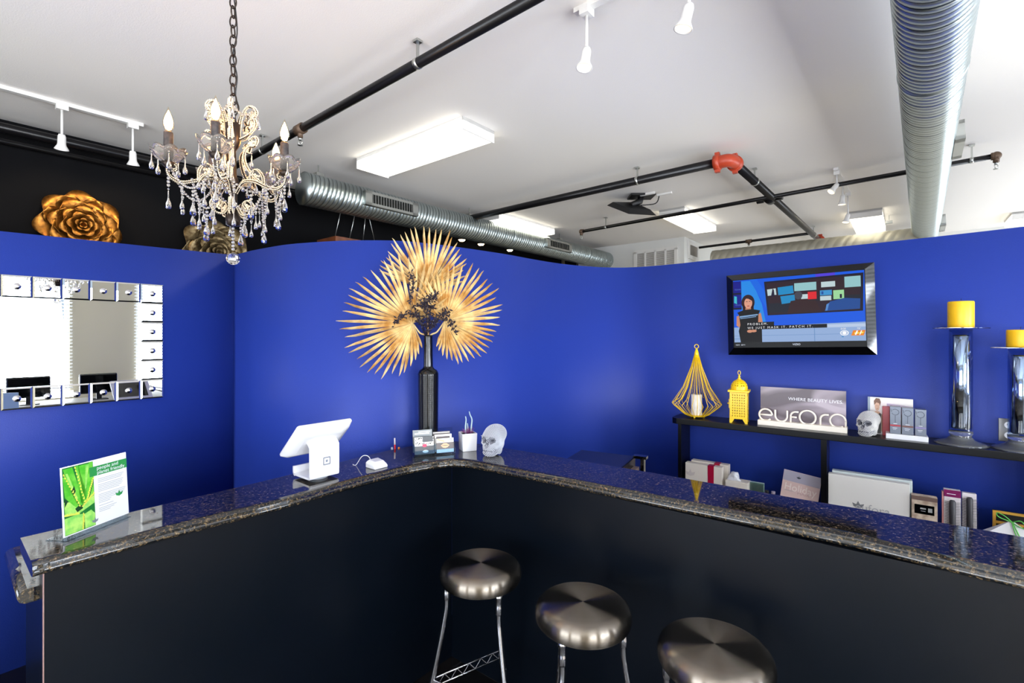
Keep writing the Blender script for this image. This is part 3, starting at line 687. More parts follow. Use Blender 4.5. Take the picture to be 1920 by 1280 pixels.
# ---------------------------------------------------------------- chandelier
def chandelier():
    c = Vector((-.977, 1.70, 0)); zc = 2.285
    t = thing('chandelier', 'crystal chandelier with five candle bulbs hanging on a black chain', 'chandelier', (c.x, c.y, zc))
    BEAD = mat('glass_beads', (255, 234, 200), .12, .0, trans=.12, spec=.9); IRON = mat('dark_iron', (48, 38, 32), .4, .6)
    CUP = mat('cut_glass', (255, 246, 236), .06, trans=.9, ior=1.4); SLEEVE = mat('dark_wax_sleeve', (70, 58, 54), .6, var=(60, (40, 34, 34)))
    BULBG = thin('bulb_glass', (255, 248, 236)); CRY2 = mat('crystal_bead', (255, 250, 242), .02, trans=.85, ior=1.55)
    # centre column and finial
    MB().lathe([(.006, -.205), (.022, -.20), (.024, -.17), (.014, -.16), (.012, -.06), (.020, -.05), (.012, -.03), (.009, .06), (.018, .075), (.024, .09), (.026, .15), (.010, .165), (.007, .19)], 20).build('centre_column', IRON, t)
    MB().tube([(.006 * 0, 0, .19)] + [(.018 * math.sin(a) , 0, .213 - .018 * math.cos(a)) for a in [PI * 2 * i / 14 for i in range(15)]], .0028, 8).build('top_ring', IRON, t)
    ch = MB(); z = .222; i = 0
    while z + zc < CEIL - .03:
        pts_ = [(.011 * math.cos(a), 0, .021 * math.sin(a) * (1 if abs(math.sin(a)) < 1 else 1)) for a in [2 * PI * j / 16 for j in range(16)]]
        if i % 2: pts_ = [(0, p[0], p[2]) for p in pts_]
        ch.tube([(p[0], p[1], p[2] + z + .018) for p in pts_], .0026, 7, closed=True); z += .034; i += 1
    ch.build('chain', IRON, t)
    MB().tube(smooth_path([(.006, 0, .18), (.018, .004, .21), (.004, .008, .26), (.014, 0, .32), (-.004, .006, .40), (.014, 0, .47), (.006, .004, .56), (-.004, 0, .66), (.006, 0, .80), (0, 0, CEIL - zc)], 5), .0022, 6).build('cable', BLACKM, t)
    MB().lathe([(.05, -.025), (.055, -.015), (.055, 0)], 24, (0, 0, CEIL - zc)).build('ceiling_cap', IRON, t)
    def strand(mb, pts_, r, step, h=None):
        acc = 0.; prev = Vector(pts_[0])
        for p in pts_[1:]:
            p = Vector(p); L = (p - prev).length
            while acc <= L and L > 0: mb.gem(prev.lerp(p, acc / L), r, h); acc += step
            acc -= L; prev = p
    def rot(p, a): return (p[0] * math.cos(a) - p[2] * math.sin(a), p[0] * math.sin(a) + p[2] * math.cos(a), p[1])   # (radial, z, side)
    arms = [math.radians(285 + 72 * i) for i in range(5)]
    arm_c = [(.012, -.085), (.035, -.052), (.075, -.050), (.115, -.068), (.150, -.078), (.178, -.066), (.190, -.040), (.180, -.020), (.165, -.022), (.163, -.036), (.172, -.042)]
    scrolls = [[(.018, .105), (.022, .145), (.030, .185), (.050, .215), (.070, .210), (.078, .190), (.066, .176), (.055, .184)],
               [(.020, .10), (.040, .110), (.060, .125), (.075, .150), (.070, .172), (.055, .165), (.052, .150)],
               [(.055, .098), (.070, .110), (.080, .098), (.072, .078), (.052, .075), (.038, .055), (.036, .030), (.046, 0.), (.066, -.028), (.090, -.050), (.100, -.066)],
               [(.014, -.14), (.030, -.165), (.055, -.160), (.065, -.135), (.050, -.115), (.034, -.125), (.040, -.14)],
               [(.10, -.066), (.098, -.03), (.078, -.005), (.060, -.018), (.062, -.042), (.078, -.045)]]
    drop = None; drops = []
    tear = [(.0006, 0), (.0016, -.004), (.0018, -.020), (.0030, -.028), (.0068, -.037), (.0080, -.045), (.0062, -.051), (.0005, -.054)]
    pear = [(.0006, 0), (.003, -.006), (.0075, -.020), (.0098, -.031), (.0085, -.039), (.0005, -.044)]
    def add_drop(par, p, prof, s_=1.0, n_=10):
        mb = MB(); mb.lathe([(r * s_, z_ * s_) for r, z_ in prof], n_, p, n_ > 8, False); mb.gem((p[0], p[1], p[2] + .005), .003); mb.tube([(p[0], p[1], p[2] + .012), (p[0], p[1], p[2] - .001)], .0006, 4)
        return mb.build('crystal_drop', CRYSTAL, par)
    for i, a in enumerate(arms):
        pth = smooth_path([(r, z_, 0) for r, z_ in arm_c], 5); w3 = [rot(p, a) for p in pth]
        ar = MB().tube(w3, .0042, 8).build('arm', IRON, t)
        bd = MB(); strand(bd, [(p[0], p[1], p[2] + .0062) for p in w3], .0027, .0056); strand(bd, [(p[0] - math.sin(a) * .005, p[1] + math.cos(a) * .005, p[2] - .002) for p in w3], .0024, .0056); strand(bd, [(p[0] + math.sin(a) * .005, p[1] - math.cos(a) * .005, p[2] - .002) for p in w3], .0024, .0056)
        bd.build('bead_trim', BEAD, ar)
        ex, ey = .185 * math.cos(a), .185 * math.sin(a)
        # scalloped cup
        cup = MB(); nn = 64; prof = [(.012, -.016), (.024, -.014), (.036, -.006), (.046, .008), (.050, .020)]
        for th_ in (0, 1):
            for r, z_ in prof:
                for j in range(nn):
                    q_ = 2 * PI * j / nn; sc_ = abs(math.cos(q_ * 4)) ; f_ = (r - .012) / .038
                    cup.v.append((ex + (r - .0022 * th_) * (1 + .10 * f_ * sc_) * math.cos(q_), ey + (r - .0022 * th_) * (1 + .10 * f_ * sc_) * math.sin(q_), z_ + .010 * f_ * sc_ + .0022 * th_ * (1 - f_)))
        m5 = len(prof)
        for th_ in (0, 1):
            for k_ in range(m5 - 1):
                for j in range(nn):
                    o_ = th_ * m5 * nn; q4 = [o_ + k_ * nn + j, o_ + k_ * nn + (j + 1) % nn, o_ + (k_ + 1) * nn + (j + 1) % nn, o_ + (k_ + 1) * nn + j]
                    cup.f.append(q4 if th_ == 0 else q4[::-1]); cup.mi.append(0); cup.smooth.append(True)
        for k_ in (0, m5 - 1):
            for j in range(nn):
                q4 = [k_ * nn + j, k_ * nn + (j + 1) % nn, m5 * nn + k_ * nn + (j + 1) % nn, m5 * nn + k_ * nn + j]; cup.f.append(q4 if k_ else q4[::-1]); cup.mi.append(0); cup.smooth.append(False)
        cup.build('glass_cup', CUP, ar)
        MB().lathe([(.003, -.035), (.014, -.030), (.020, -.017), (.012, -.013), (.010, .0)], 16, (ex, ey, 0)).build('cup_socket', IRON, ar)
        MB().lathe([(.0135, 0), (.0135, .085), (.012, .088), (.0005, .088)], 18, (ex, ey, -.004)).build('candle_sleeve', SLEEVE, ar)
        bl = [(.006, .085), (.010, .090), (.0155, .105), (.0165, .115), (.0145, .128), (.010, .142), (.005, .154), (.0015, .164), (.0004, .167)]
        b_ = MB().lathe(bl, 18, (ex, ey, 0)); b_.build('bulb', BULBG, ar)
        MB().lathe([(.0004, .090), (.008, .094), (.0125, .108), (.0125, .120), (.0085, .135), (.0035, .148), (.0004, .156)], 14, (ex, ey, 0)).build('filament_glow', BULBM, ar)
        for k_ in range(5):
            q_ = a + 2 * PI * (k_ + .3) / 5
            add_drop(ar, (ex + .047 * math.cos(q_), ey + .047 * math.sin(q_), .002), tear, 1.0)
        # scrolls of the upper frame
        sc = MB(); sb = MB()
        a2 = a + math.radians(36) * 0 + math.radians(8)
        for cu in scrolls:
            pw = [rot(p, a2) for p in smooth_path([(r, z_, 0) for r, z_ in cu], 5)]
            sc.tube(pw, .0032, 6); strand(sb, [(p[0] * 1.0 + math.cos(a2) * .005, p[1] + math.sin(a2) * .005, p[2] + .003) for p in pw], .0028, .0058); strand(sb, [(p[0] - math.sin(a2) * .005, p[1] + math.cos(a2) * .005, p[2]) for p in pw], .0026, .0056); strand(sb, [(p[0] + math.sin(a2) * .005, p[1] - math.cos(a2) * .005, p[2]) for p in pw], .0026, .0056)
        scr_ = sc.build('scroll_frame', IRON, t)
        for cx_, cz_ in ((.066, .19), (.06, .155), (.06, .09), (.048, -.138), (.075, -.03)):      # beaded rosettes
            for k_ in range(9):
                q_ = k_ * 2.4; rr = .0022 * math.sqrt(k_) * 2.0; sb.gem(rot((cx_ + rr * math.cos(q_), cz_ + rr * math.sin(q_), .003), a2), .0042)
        sb.build('bead_trim', BEAD, scr_)
        for (r, z_, pf, s_) in ((.082, .175, pear, .8), (.060, .05, tear, .9), (.075, -.055, pear, .75), (.052, -.02, tear, .9)):
            q_ = rot((r, z_, 0), a2 + .1); drops.append(add_drop(t, q_, pf, s_, 8 if pf is pear else 10))
        # garlands to the next arm, two depths, with drops
        b2 = arms[(i + 1) % 5]
        for R_, z0_, sag, st_, br in ((.178, -.035, .075, .0108, .0047), (.120, -.060, .105, .0108, .0047)):
            P0_ = Vector((R_ * math.cos(a), R_ * math.sin(a), z0_)); P1_ = Vector((R_ * math.cos(b2), R_ * math.sin(b2), z0_))
            pts_ = [P0_.lerp(P1_, j / 16) - Vector((0, 0, sag * (1 - (2 * j / 16 - 1) ** 2))) for j in range(17)]
            gd = MB(); strand(gd, pts_, br, st_, br * .8)
            for k_, ln in ((4, 2), (8, 3), (12, 2)):
                q_ = pts_[k_]
                for m_ in range(ln): gd.gem((q_.x, q_.y, q_.z - .012 * (m_ + 1)), .0052)
                drops.append(add_drop(t, (q_.x, q_.y, q_.z - .012 * ln - .012), pear if k_ == 8 else tear, 1.0 if k_ == 8 else .9, 8 if k_ == 8 else 10))
            gd.build('bead_garland', CRY2, t)
        gd = MB(); e0 = Vector((ex, ey, -.035))
        for m_ in range(5): gd.gem((ex, ey, -.045 - .0115 * m_), .0054)
        gd.build('bead_garland', CRY2, t); add_drop(t, (ex, ey, -.045 - .0115 * 5 - .006), pear if i % 2 else tear, 1.15, 8 if i % 2 else 10)
        # crown swags
        gd = MB(); P0_ = Vector(rot((.07, .205, 0), a2)); P1_ = Vector(rot((.07, .205, 0), a2 + 2 * PI / 5))
        strand(gd, [P0_.lerp(P1_, j / 10) - Vector((0, 0, .03 * (1 - (j / 5 - 1) ** 2))) for j in range(11)], .0052, .0105); gd.build('bead_garland', CRY2, t)
    gd = MB()
    for m_ in range(7): gd.gem((0, 0, -.212 - .012 * m_), .0056)
    gd.build('bead_garland', CRY2, t)
    MB().ball((0, 0, -.318), .0215, 10, 8, sm=False).build('crystal_ball', CRYSTAL, t)
    return t
chandelier()
# ---------------------------------------------------------------- metal roses on the black wall
def rose(label, xc, yc, rad, m, seed):
    rnd = random.Random(seed)
    p = hit(xc, (b0[0] + V[0] * .06, b0[1] + V[1] * .06), U); z = zat(yc, p[1]) if yc < 470 else zat(yc, p[1])
    t = thing('metal_rose', label, 'wall sculpture', (p[0], p[1], z), RZU)
    pet = None
    def petal():
        mb = MB(); nu, nv = 8, 8
        for th_ in (0, 1):
            for i in range(nu + 1):
                for j in range(nv + 1):
                    u_ = i / nu; v_ = j / nv * 2 - 1
                    wd = .5 * math.sin(min(1, u_ * 1.15 + .12) * PI * .62) ** .7 * (1 - .35 * max(0, u_ - .75) / .25)
                    x = v_ * wd; r = u_ - .10 * v_ * v_ * u_ * u_ * 2
                    y = -(.04 + .30 * u_ ** 2 - .0) + .16 * v_ * v_ * u_ * -1 + (.22 * max(0, u_ - .8) / .2)
                    mb.v.append((x, y + .012 * th_, r))
        W_ = nv + 1; N1 = (nu + 1) * W_
        for i in range(nu):
            for j in range(nv):
                q = [i * W_ + j, i * W_ + j + 1, (i + 1) * W_ + j + 1, (i + 1) * W_ + j]
                mb.f += [q, [N1 + k_ for k_ in q][::-1]]; mb.mi += [0, 0]; mb.smooth += [True, True]
        edge = [(0, j) for j in range(nv)] + [(i, nv) for i in range(nu)] + [(nu, nv - j) for j in range(nv)] + [(nu - i, 0) for i in range(nu)]
        for k_ in range(len(edge)):
            a_, b_ = edge[k_], edge[(k_ + 1) % len(edge)]; ia, ib = a_[0] * W_ + a_[1], b_[0] * W_ + b_[1]
            mb.f.append([ib, ia, N1 + ia, N1 + ib]); mb.mi.append(0); mb.smooth.append(False)
        return mb
    for ring, (cnt, s_, tl_, yo) in enumerate(((7, 1.0, -.10, .0), (7, .80, -.30, -.02), (7, .60, -.55, -.05), (6, .44, -.80, -.08), (5, .30, -1.05, -.11), (4, .18, -1.25, -.13))):
        for k_ in range(cnt):
            ang = 2 * PI * (k_ + .5 * (ring % 2)) / cnt + rnd.uniform(-.1, .1)
            if pet is None: o = petal().build('petal', m, t); pet = o
            else: o = pet.copy(); COL.objects.link(o)
            sc_ = rad * s_ * rnd.uniform(.93, 1.05)
            o.matrix_local = Matrix.Translation((0, yo * rad / .35, 0)) @ Matrix.Rotation(ang, 4, 'Y') @ Matrix.Rotation(-tl_ * .75, 4, 'X') @ Matrix.Scale(sc_, 4)
    MB().lathe([(.08, 0), (.08, .05)], 16).xf(Matrix.Rotation(PI / 2, 4, 'X')).build('mount_disc', BLACKM, t)
ROSE1 = mat('antique_gold', (172, 116, 46), .38, .85, var=(7, (112, 68, 24)))
ROSE2 = mat('pale_bronze', (150, 132, 96), .42, .7, var=(7, (92, 72, 44)))
rose('antique gold metal rose on the black wall, above the tiled mirror', 149, 426, .275, ROSE1, 3)
rose('pale bronze metal rose behind the chandelier crystals', 398, 476, .31, ROSE2, 9)
# hanging wooden box lights behind the partition
hp = hit(664, (b0[0] + V[0] * .55, b0[1] + V[1] * .55), U); zt_ = zat(443, hp[1])
hl = thing('hanging_lamp', 'brown wooden lamp on thin wires, only its top showing over the blue wall', 'lamp', (hp[0], hp[1], zt_ - .225), RZU)
MB().box((0, 0, .08), (.62, .34, .16)).build('wooden_shade', mat('brown_wood', (120, 66, 36), .5, var=(12, (90, 48, 28))), hl)
for i, (x0, x1) in enumerate(((-.22, -.10), (-.06, .06), (.10, .16), (.26, .12))):
    MB().tube([(x0, 0, .16), (x1, 0, CEIL - zt_ + .16)], .0035, 6).build('wire', ZINC, hl)
# ---------------------------------------------------------------- vase with palms
vp = onz(803, 832, ZT); vp = Vector((at(803, 800, 2.72).x, 2.72, ZT))
va = thing('tall_vase', 'tall slender ribbed black bottle vase at the back of the bar corner', 'vase', vp)
vprof = [(.050, 0), (.053, .006)]
for i in range(100):
    z = .01 + .40 * i / 100; r = .053 + .004 * (z / .41); vprof += [(r - .0007, z), (r + .0003, z + .0013), (r + .0003, z + .0027)]
vprof += [(.057, .415), (.050, .432), (.034, .442), (.0265, .452)]
for i in range(28):
    z = .456 + .165 * i / 28; vprof += [(.0255 - .003 * i / 28, z), (.0265 - .003 * i / 28, z + .003)]
vprof += [(.0245, .63), (.020, .63), (.0195, .60)]
MB().lathe(vprof, 32).build('vase_body', mat('black_ribbed_glaze', (7, 7, 9), .14), va)
def palm(label, hub, y_hub, tilt, a0, a1, n_, lens, stem_px, seed, off=0):
    rnd = random.Random(seed); Yh = y_hub; h = at(*hub, Yh)
    t = thing('palm_leaf', label, 'dried leaf', h, 0, 'gold palm leaves in the vase')
    mb = MB(); GOLD_ = GOLD
    for i in range(n_):
        f_ = i / (n_ - 1); a = math.radians(a0 + (a1 - a0) * f_ + rnd.uniform(-1.2, 1.2)); L = 0
        x_ = f_ * (len(lens) - 1); k_ = min(int(x_), len(lens) - 2); L = (lens[k_] * (1 - (x_ - k_)) + lens[k_ + 1] * (x_ - k_)) * Yh / F * rnd.uniform(.94, 1.04)
        dr_ = Vector((math.cos(a), 0, math.sin(a))); pd = Vector((-math.sin(a), 0, math.cos(a))); fold = .6 if i % 2 else .45
        spread = math.radians(abs(a1 - a0) / n_) * .58
        yb = -.012 - .10 * math.sin(PI * .5 * f_) * 0 + rnd.uniform(-.006, .006)
        secs = [(.0, .0015), (.25, spread * .25 * L + .001), (.5, spread * .5 * L), (.68, .0085), (.85, .0065), (.96, .003), (1.0, .0004)]
        cur = rnd.uniform(-.02, .03); vs = []
        for u_, hw in secs:
            hw = min(hw, .0095); ctr = dr_ * (L * u_) + Vector((0, yb * 1 - .05 * u_ * u_ + cur * u_ ** 3, 0)) + pd * (rnd.uniform(-.002, .002) * u_)
            vs += [ctr - pd * hw + Vector((0, hw * fold + .0006, 0)), ctr + Vector((0, -hw * fold, 0)), ctr + pd * hw + Vector((0, hw * fold + .0006, 0)), ctr + Vector((0, .0012 + hw * .1, 0))]
        m_ = len(secs); fs = [(r_ * 4 + j, r_ * 4 + (j + 1) % 4, (r_ + 1) * 4 + (j + 1) % 4, (r_ + 1) * 4 + j) for r_ in range(m_ - 1) for j in range(4)] + [(3, 2, 1, 0), ((m_ - 1) * 4, (m_ - 1) * 4 + 1, (m_ - 1) * 4 + 2, (m_ - 1) * 4 + 3)]
        mb.add(vs, fs, False)
    mb.xf(Matrix.Rotation(tilt[0], 4, 'X') @ Matrix.Rotation(tilt[1], 4, 'Z')); mb.build('leaf_blades', GOLD, t)
    mouth = Vector((vp.x, vp.y, vp.z + .60)) - h
    MB().tube(smooth_path([mouth - Vector((0, 0, .25)), mouth, mouth * .45 + Vector((0, 0, -.01)), (0, 0, 0)], 5), [.005] * 15 + [.004], 8).build('leaf_stem', GOLD, t)
palm('gold palm leaf fanned out to the left of the black vase', (774, 606), 2.70, (.0, .0), 28, 292, 38, [70, 112, 122, 133, 120, 128, 132, 130, 128, 112, 84, 52], None, 1)
palm('gold palm leaf fanned out to the right of the black vase', (834, 602), 2.68, (.0, .0), 152, -105, 39, [56, 80, 92, 108, 118, 116, 110, 104, 98, 92, 74, 50], None, 2)
palm('gold palm leaf standing up tallest, in the middle behind the other two', (801, 545), 2.745, (.0, .0), 158, 14, 25, [92, 98, 110, 116, 118, 116, 104, 88, 76], None, 3)
# dark twigs
BERRY = mat('dark_twig', (32, 26, 38), .4)
def twig(label, pts_, seed):
    rnd = random.Random(seed); P = [at(x, y, Y_) for x, y, Y_ in pts_]; root = P[0]
    t = thing('berry_twig', label, 'twig', root, 0, 'dark twigs in the vase'); sp_ = smooth_path(P, 6); n_ = len(sp_)
    MB().tube(sp_, [.0022 * (1 - .6 * i / n_) for i in range(n_)], 6).build('stem', BERRY, t, root)
    lf = MB()
    for i in range(5, n_):
        for r_ in range(3):
            p = sp_[i] + Vector((rnd.uniform(-1, 1), rnd.uniform(-.6, .3), rnd.uniform(-1, 1))) * .012; d_ = Vector((rnd.uniform(-1, 1), rnd.uniform(-.5, .5), rnd.uniform(-.7, 1))).normalized() * rnd.uniform(.016, .028)
            lf.tube([sp_[i], p], .0007, 4); s_ = d_.cross(Vector((0, 1, 0))).normalized() * .0045
            lf.add([p, p + d_ * .45 + s_, p + d_, p + d_ * .45 - s_, p + d_ * .45 + Vector((0, -.003, 0)), p + d_ * .45 + Vector((0, .002, 0))], [(0, 1, 4), (1, 2, 4), (2, 3, 4), (3, 0, 4), (1, 0, 5), (2, 1, 5), (3, 2, 5), (0, 3, 5)], False)
    lf.build('leaves', BERRY, t, root)
base_ = (798, 632, 2.71)
twig('dark leafy twig reaching up left in front of the middle palm leaf', [base_, (790, 600, 2.66), (772, 565, 2.63), (775, 535, 2.62), (768, 512, 2.62)], 1)
twig('dark leafy twig arching to the right in front of the palm leaves', [base_, (800, 595, 2.65), (795, 570, 2.62), (808, 556, 2.61), (818, 552, 2.61)], 2)
twig('dark leafy twig bending low left under the left palm leaf', [base_, (790, 606, 2.65), (770, 588, 2.62), (752, 592, 2.62), (740, 608, 2.62)], 3)
twig('dark leafy twig drooping at the right over the right palm leaf', [base_, (808, 608, 2.65), (828, 598, 2.62), (846, 606, 2.61), (851, 622, 2.61)], 4)
twig('dark leafy twig crossing from the middle to upper left of centre', [base_, (788, 606, 2.655), (778, 580, 2.63), (796, 566, 2.615), (812, 560, 2.61)], 6)
twig('dark leafy twig arching low right to the hub of the right leaf', [base_, (806, 618, 2.66), (818, 604, 2.63), (830, 588, 2.62), (842, 584, 2.61)], 7)
twig('dark leafy twig standing short and straight in the centre', [base_, (802, 610, 2.66), (806, 590, 2.63), (800, 572, 2.62), (815, 575, 2.61)], 5)
# ---------------------------------------------------------------- flyer stand at the left end of the bar
bl_, br_ = onz(120, 1016, ZT), onz(242, 968, ZT); d_ = br_ - bl_; rz = math.atan2(d_.y, d_.x); Wf = d_.length; Hf = .212
fl = thing('flyer_stand', 'clear stand with a green aloe leaflet headed people and planet friendly', 'sign', bl_, rz)
LEAN = Matrix.Rotation(-.06, 4, 'X')
WP = mat('white_paper', (236, 238, 244), .35); G1 = mat('aloe_green', (70, 176, 40), .35, var=(30, (120, 205, 70))); G2 = mat('aloe_light', (176, 226, 110), .35, var=(40, (120, 200, 90))); G3 = mat('deep_green', (22, 108, 44), .4); G4 = mat('band_green', (44, 140, 70), .35); TXT = mat('print_grey', (120, 128, 140), .5); GDK = mat('dark_green', (10, 60, 26), .5); GY = mat('thorn_yellow', (222, 226, 90), .4)
def fb(mb, name, m, par): mb.xf(LEAN @ Matrix.Translation((0, 0, .012))); return mb.build(name, m, par)
sheet = fb(MB().box((Wf / 2, .001, Hf / 2), (Wf, .002, Hf)), 'leaflet', WP, fl)
ACR0 = thin('clear_acrylic', (235, 242, 248))
fb(MB().box((Wf / 2, .0035, Hf / 2 - .006), (Wf, .0025, Hf + .012)), 'acrylic_sheet', ACR0, fl)
MB().box((Wf / 2, .03, .0015), (Wf, .075, .003)).build('acrylic_foot', ACR0, fl)
def F2(pts_): return [(x * Wf, z * Hf) for x, z in pts_]
m_ = MB(); m_.rect(.004, .003, Wf * .46, Hf - .003, -.0003); fb(m_, 'leaf_photo', G3, sheet)
m_ = MB()
for p in ([(.03, .97), (.16, .97), (.30, .42), (.24, .34), (.13, .60)], [(.20, .97), (.24, .985), (.33, .60), (.30, .38), (.26, .42)], [(.24, .97), (.40, .97), (.36, .70), (.31, .40)], [(.40, .985), (.455, .985), (.455, .72), (.36, .42), (.32, .40)], [(.455, .66), (.455, .52), (.36, .36), (.28, .33), (.38, .44)], [(.02, .86), (.05, .86), (.26, .35), (.20, .34), (.04, .56)]): m_.flat(F2(p)[::-1], -.0006)
fb(m_, 'aloe_leaves', G1, sheet)
m_ = MB()
for p in ([(.02, .50), (.10, .48), (.22, .33), (.455, .48), (.455, .36), (.22, .27), (.03, .30)], [(.02, .26), (.18, .27), (.28, .25), (.28, .02), (.02, .02)], [(.30, .24), (.40, .27), (.455, .20), (.455, .02), (.30, .02)], [(.35, .95), (.40, .96), (.345, .62), (.325, .60)], [(.06, .90), (.09, .90), (.22, .50), (.19, .48)]): m_.flat(F2(p)[::-1], -.0008)
fb(m_, 'aloe_highlights', G2, sheet)
m_ = MB(); rnd = random.Random(4)
for (a_, b_) in (((.04, .88), (.24, .38)), ((.20, .95), (.31, .42)), ((.45, .72), (.34, .42)), ((.28, .36), (.455, .50)), ((.29, .24), (.27, .03)), ((.03, .30), (.22, .27))):
    for k_ in range(12):
        x = a_[0] + (b_[0] - a_[0]) * k_ / 11; z = a_[1] + (b_[1] - a_[1]) * k_ / 11; s_ = .007; m_.flat([(x * Wf - s_ * .5, z * Hf), (x * Wf + s_ * .4, z * Hf - s_ * .4), (x * Wf + s_ * rnd.uniform(-.3, .6), z * Hf + s_)], -.0010)
fb(m_, 'thorns', GY, sheet)
m_ = MB()
for p in ([(.24, .40), (.28, .37), (.28, .33), (.20, .30), (.17, .36)], [(.13, .62), (.17, .70), (.19, .62), (.17, .55)], [(.03, .55), (.08, .50), (.03, .42)]): m_.flat(F2(p)[::-1], -.0009)
fb(m_, 'leaf_shadows', GDK, sheet)
m_ = MB().rect(.40 * Wf, .755 * Hf, Wf, .90 * Hf, -.0012); fb(m_, 'title_band', G4, sheet)
m_ = MB()
rows = [(.69, .52, .94), (.665, .52, .92), (.64, .52, .90), (.60, .52, .93), (.575, .52, .91), (.55, .52, .92), (.525, .52, .90), (.50, .52, .86), (.45, .52, .96), (.425, .52, .95), (.40, .52, .94), (.375, .52, .92), (.35, .52, .72), (.325, .52, .70), (.28, .52, .75), (.24, .52, .80), (.215, .52, .76), (.19, .52, .70)]
for z, x0, x1 in rows: m_.rect(x0 * Wf, z * Hf, x1 * Wf, z * Hf + .0010, -.0008)
fb(m_, 'body_text', TXT, sheet)
def lotus(mb, cx, cz, s_, y=-.001):
    for a_, l_ in ((90, 1.0), (45, .95), (135, .95)):
        a_ = math.radians(a_); dx, dz = math.cos(a_), math.sin(a_); px, pz = -dz, dx
        mb.flat([(cx, cz), (cx + (dx * .5 - px * .22) * s_, cz + (dz * .5 - pz * .22) * s_), (cx + dx * l_ * s_, cz + dz * l_ * s_), (cx + (dx * .5 + px * .22) * s_, cz + (dz * .5 + pz * .22) * s_)], y)
    return mb
m_ = lotus(MB(), .85 * Wf, .335 * Hf, .020); fb(m_, 'plant_logo', G4, sheet); m_ = lotus(MB(), .45 * Wf, .055 * Hf, .016, -.0013); fb(m_, 'plant_logo', TXT, sheet)
for s_, z in (('people and', .862), ('planet friendly', .795)): 
    q = LEAN @ Vector((.51 * Wf, -.0016, z * Hf + .012)); text('title_text', s_, .0165, q, WP, sheet, 'LEFT', (PI / 2 - .06, 0, 0), .0001)
# ---------------------------------------------------------------- tablet stand
c = (onz(581, 901, ZT + .012) + onz(636.5, 888, ZT + .012)) / 2; c.z = ZT
ts = thing('tablet_stand', 'white point-of-sale tablet stand with a square emblem on its back', 'tablet stand', c, math.atan2(U[1], U[0]) + .0)
MB().lathe([(.040, 0), (.042, .002), (.042, .008), (.036, .011)], 36, (0, .06, 0)).build('swivel_foot', mat('clear_grey', (190, 196, 204), .1, trans=.5), ts)
m_ = MB(); hw = .068; th = .009
path = smooth_path([(.148, .050), (.150, .030), (.146, .016), (.130, .0115), (.020, .0115), (.006, .016), (.0, .030), (0, .140), (.003, .155), (.012, .165), (.028, .172), (.058, .192)], 4)
P2 = [(p[0], p[1]) for p in [(q.x, q.y) for q in [Vector((a_[0], a_[1], 0)) for a_ in [(v[0], v[1]) for v in path]]]] if False else None
raw = [(.150, .050), (.150, .024), (.144, .015), (.134, .0115), (.018, .0115), (.006, .016), (.0, .028), (0, .140), (.003, .152), (.012, .162), (.030, .176), (.050, .190)]
pv = [(p.x, p.y) for p in smooth_path([(a_[0], a_[1], 0) for a_ in raw], 4)]
n_ = len(pv)
for i, (y_, z_) in enumerate(pv):
    a_, b_ = pv[max(i - 1, 0)], pv[min(i + 1, n_ - 1)]; dy, dz = b_[0] - a_[0], b_[1] - a_[1]; L = math.hypot(dy, dz); ny, nz = dz / L, -dy / L
    for x, o_ in ((-hw, 0), (hw, 0), (hw, th), (-hw, th)): m_.v.append((x, y_ + ny * o_ , z_ + nz * o_ ))
for i in range(n_ - 1):
    for j in range(4): m_.f.append([i * 4 + j, (i + 1) * 4 + j, (i + 1) * 4 + (j + 1) % 4, i * 4 + (j + 1) % 4]); m_.mi.append(0); m_.smooth.append(j in (0, 2))
m_.f += [[0, 1, 2, 3], [(n_ - 1) * 4 + j for j in (3, 2, 1, 0)]]; m_.mi += [0, 0]; m_.smooth += [False, False]
bb = m_.build('stand_body', WHITEG, ts); bevel(bb, .002)
GR = mat('logo_grey', (128, 134, 146), .4)
m_ = MB()
def rrect(cx, cz, h, r, n=4): return [(cx + sx * (h - r) + r * math.cos(a_), cz + sz * (h - r) + r * math.sin(a_)) for sx, sz, s0 in ((1, 1, 0), (-1, 1, 90), (-1, -1, 180), (1, -1, 270)) for a_ in [math.radians(s0 + 90 * k_ / n) for k_ in range(n + 1)]]
lz = .082; o_ = rrect(.008, lz, .0175, .004); i_ = rrect(.008, lz, .0125, .0028); q = len(o_)
m_.v = [(x, -.0006, z) for x, z in o_] + [(x, -.0006, z) for x, z in i_]; m_.f = [[k_, (k_ + 1) % q, q + (k_ + 1) % q, q + k_] for k_ in range(q)]; m_.mi = [0] * q; m_.smooth = [False] * q
m_.flat(rrect(.008, lz, .0050, .001), -.0006); m_.xf(Matrix.Translation((0, -.0002, 0)))
m_.build('square_emblem', GR, bb)
# tablet housing
Ht, Lt = .13, .222; y0, z0 = .149, .100; y1, z1 = -.015, .246; dv = Vector((0, y1 - y0, z1 - z0)); dl_ = dv.length; up = dv.normalized(); nr = Vector((0, -up.z, up.y))  # points down/to the customer
if nr.z > 0: nr = -nr
cc = Vector((0, (y0 + y1) / 2, (z0 + z1) / 2)); m_ = MB()
def ring(h, l, r, off, n=5):
    out = []
    for sx, sz, s0 in ((1, 1, 0), (-1, 1, 90), (-1, -1, 180), (1, -1, 270)):
        for k_ in range(n + 1):
            a_ = math.radians(s0 + 90 * k_ / n); x = sx * (h - r) + r * math.cos(a_); v_ = sz * (l - r) + r * math.sin(a_); out.append(cc + Vector((x, 0, 0)) + up * v_ + nr * off)
    return out
rings = [ring(.126, .108, .012, -.012), ring(.128, .110, .014, -.008), ring(.128, .110, .014, .0), ring(.115, .096, .02, .018), ring(.085, .066, .02, .030)]
q = len(rings[0])
for r_ in rings: m_.v += [tuple(p) for p in r_]
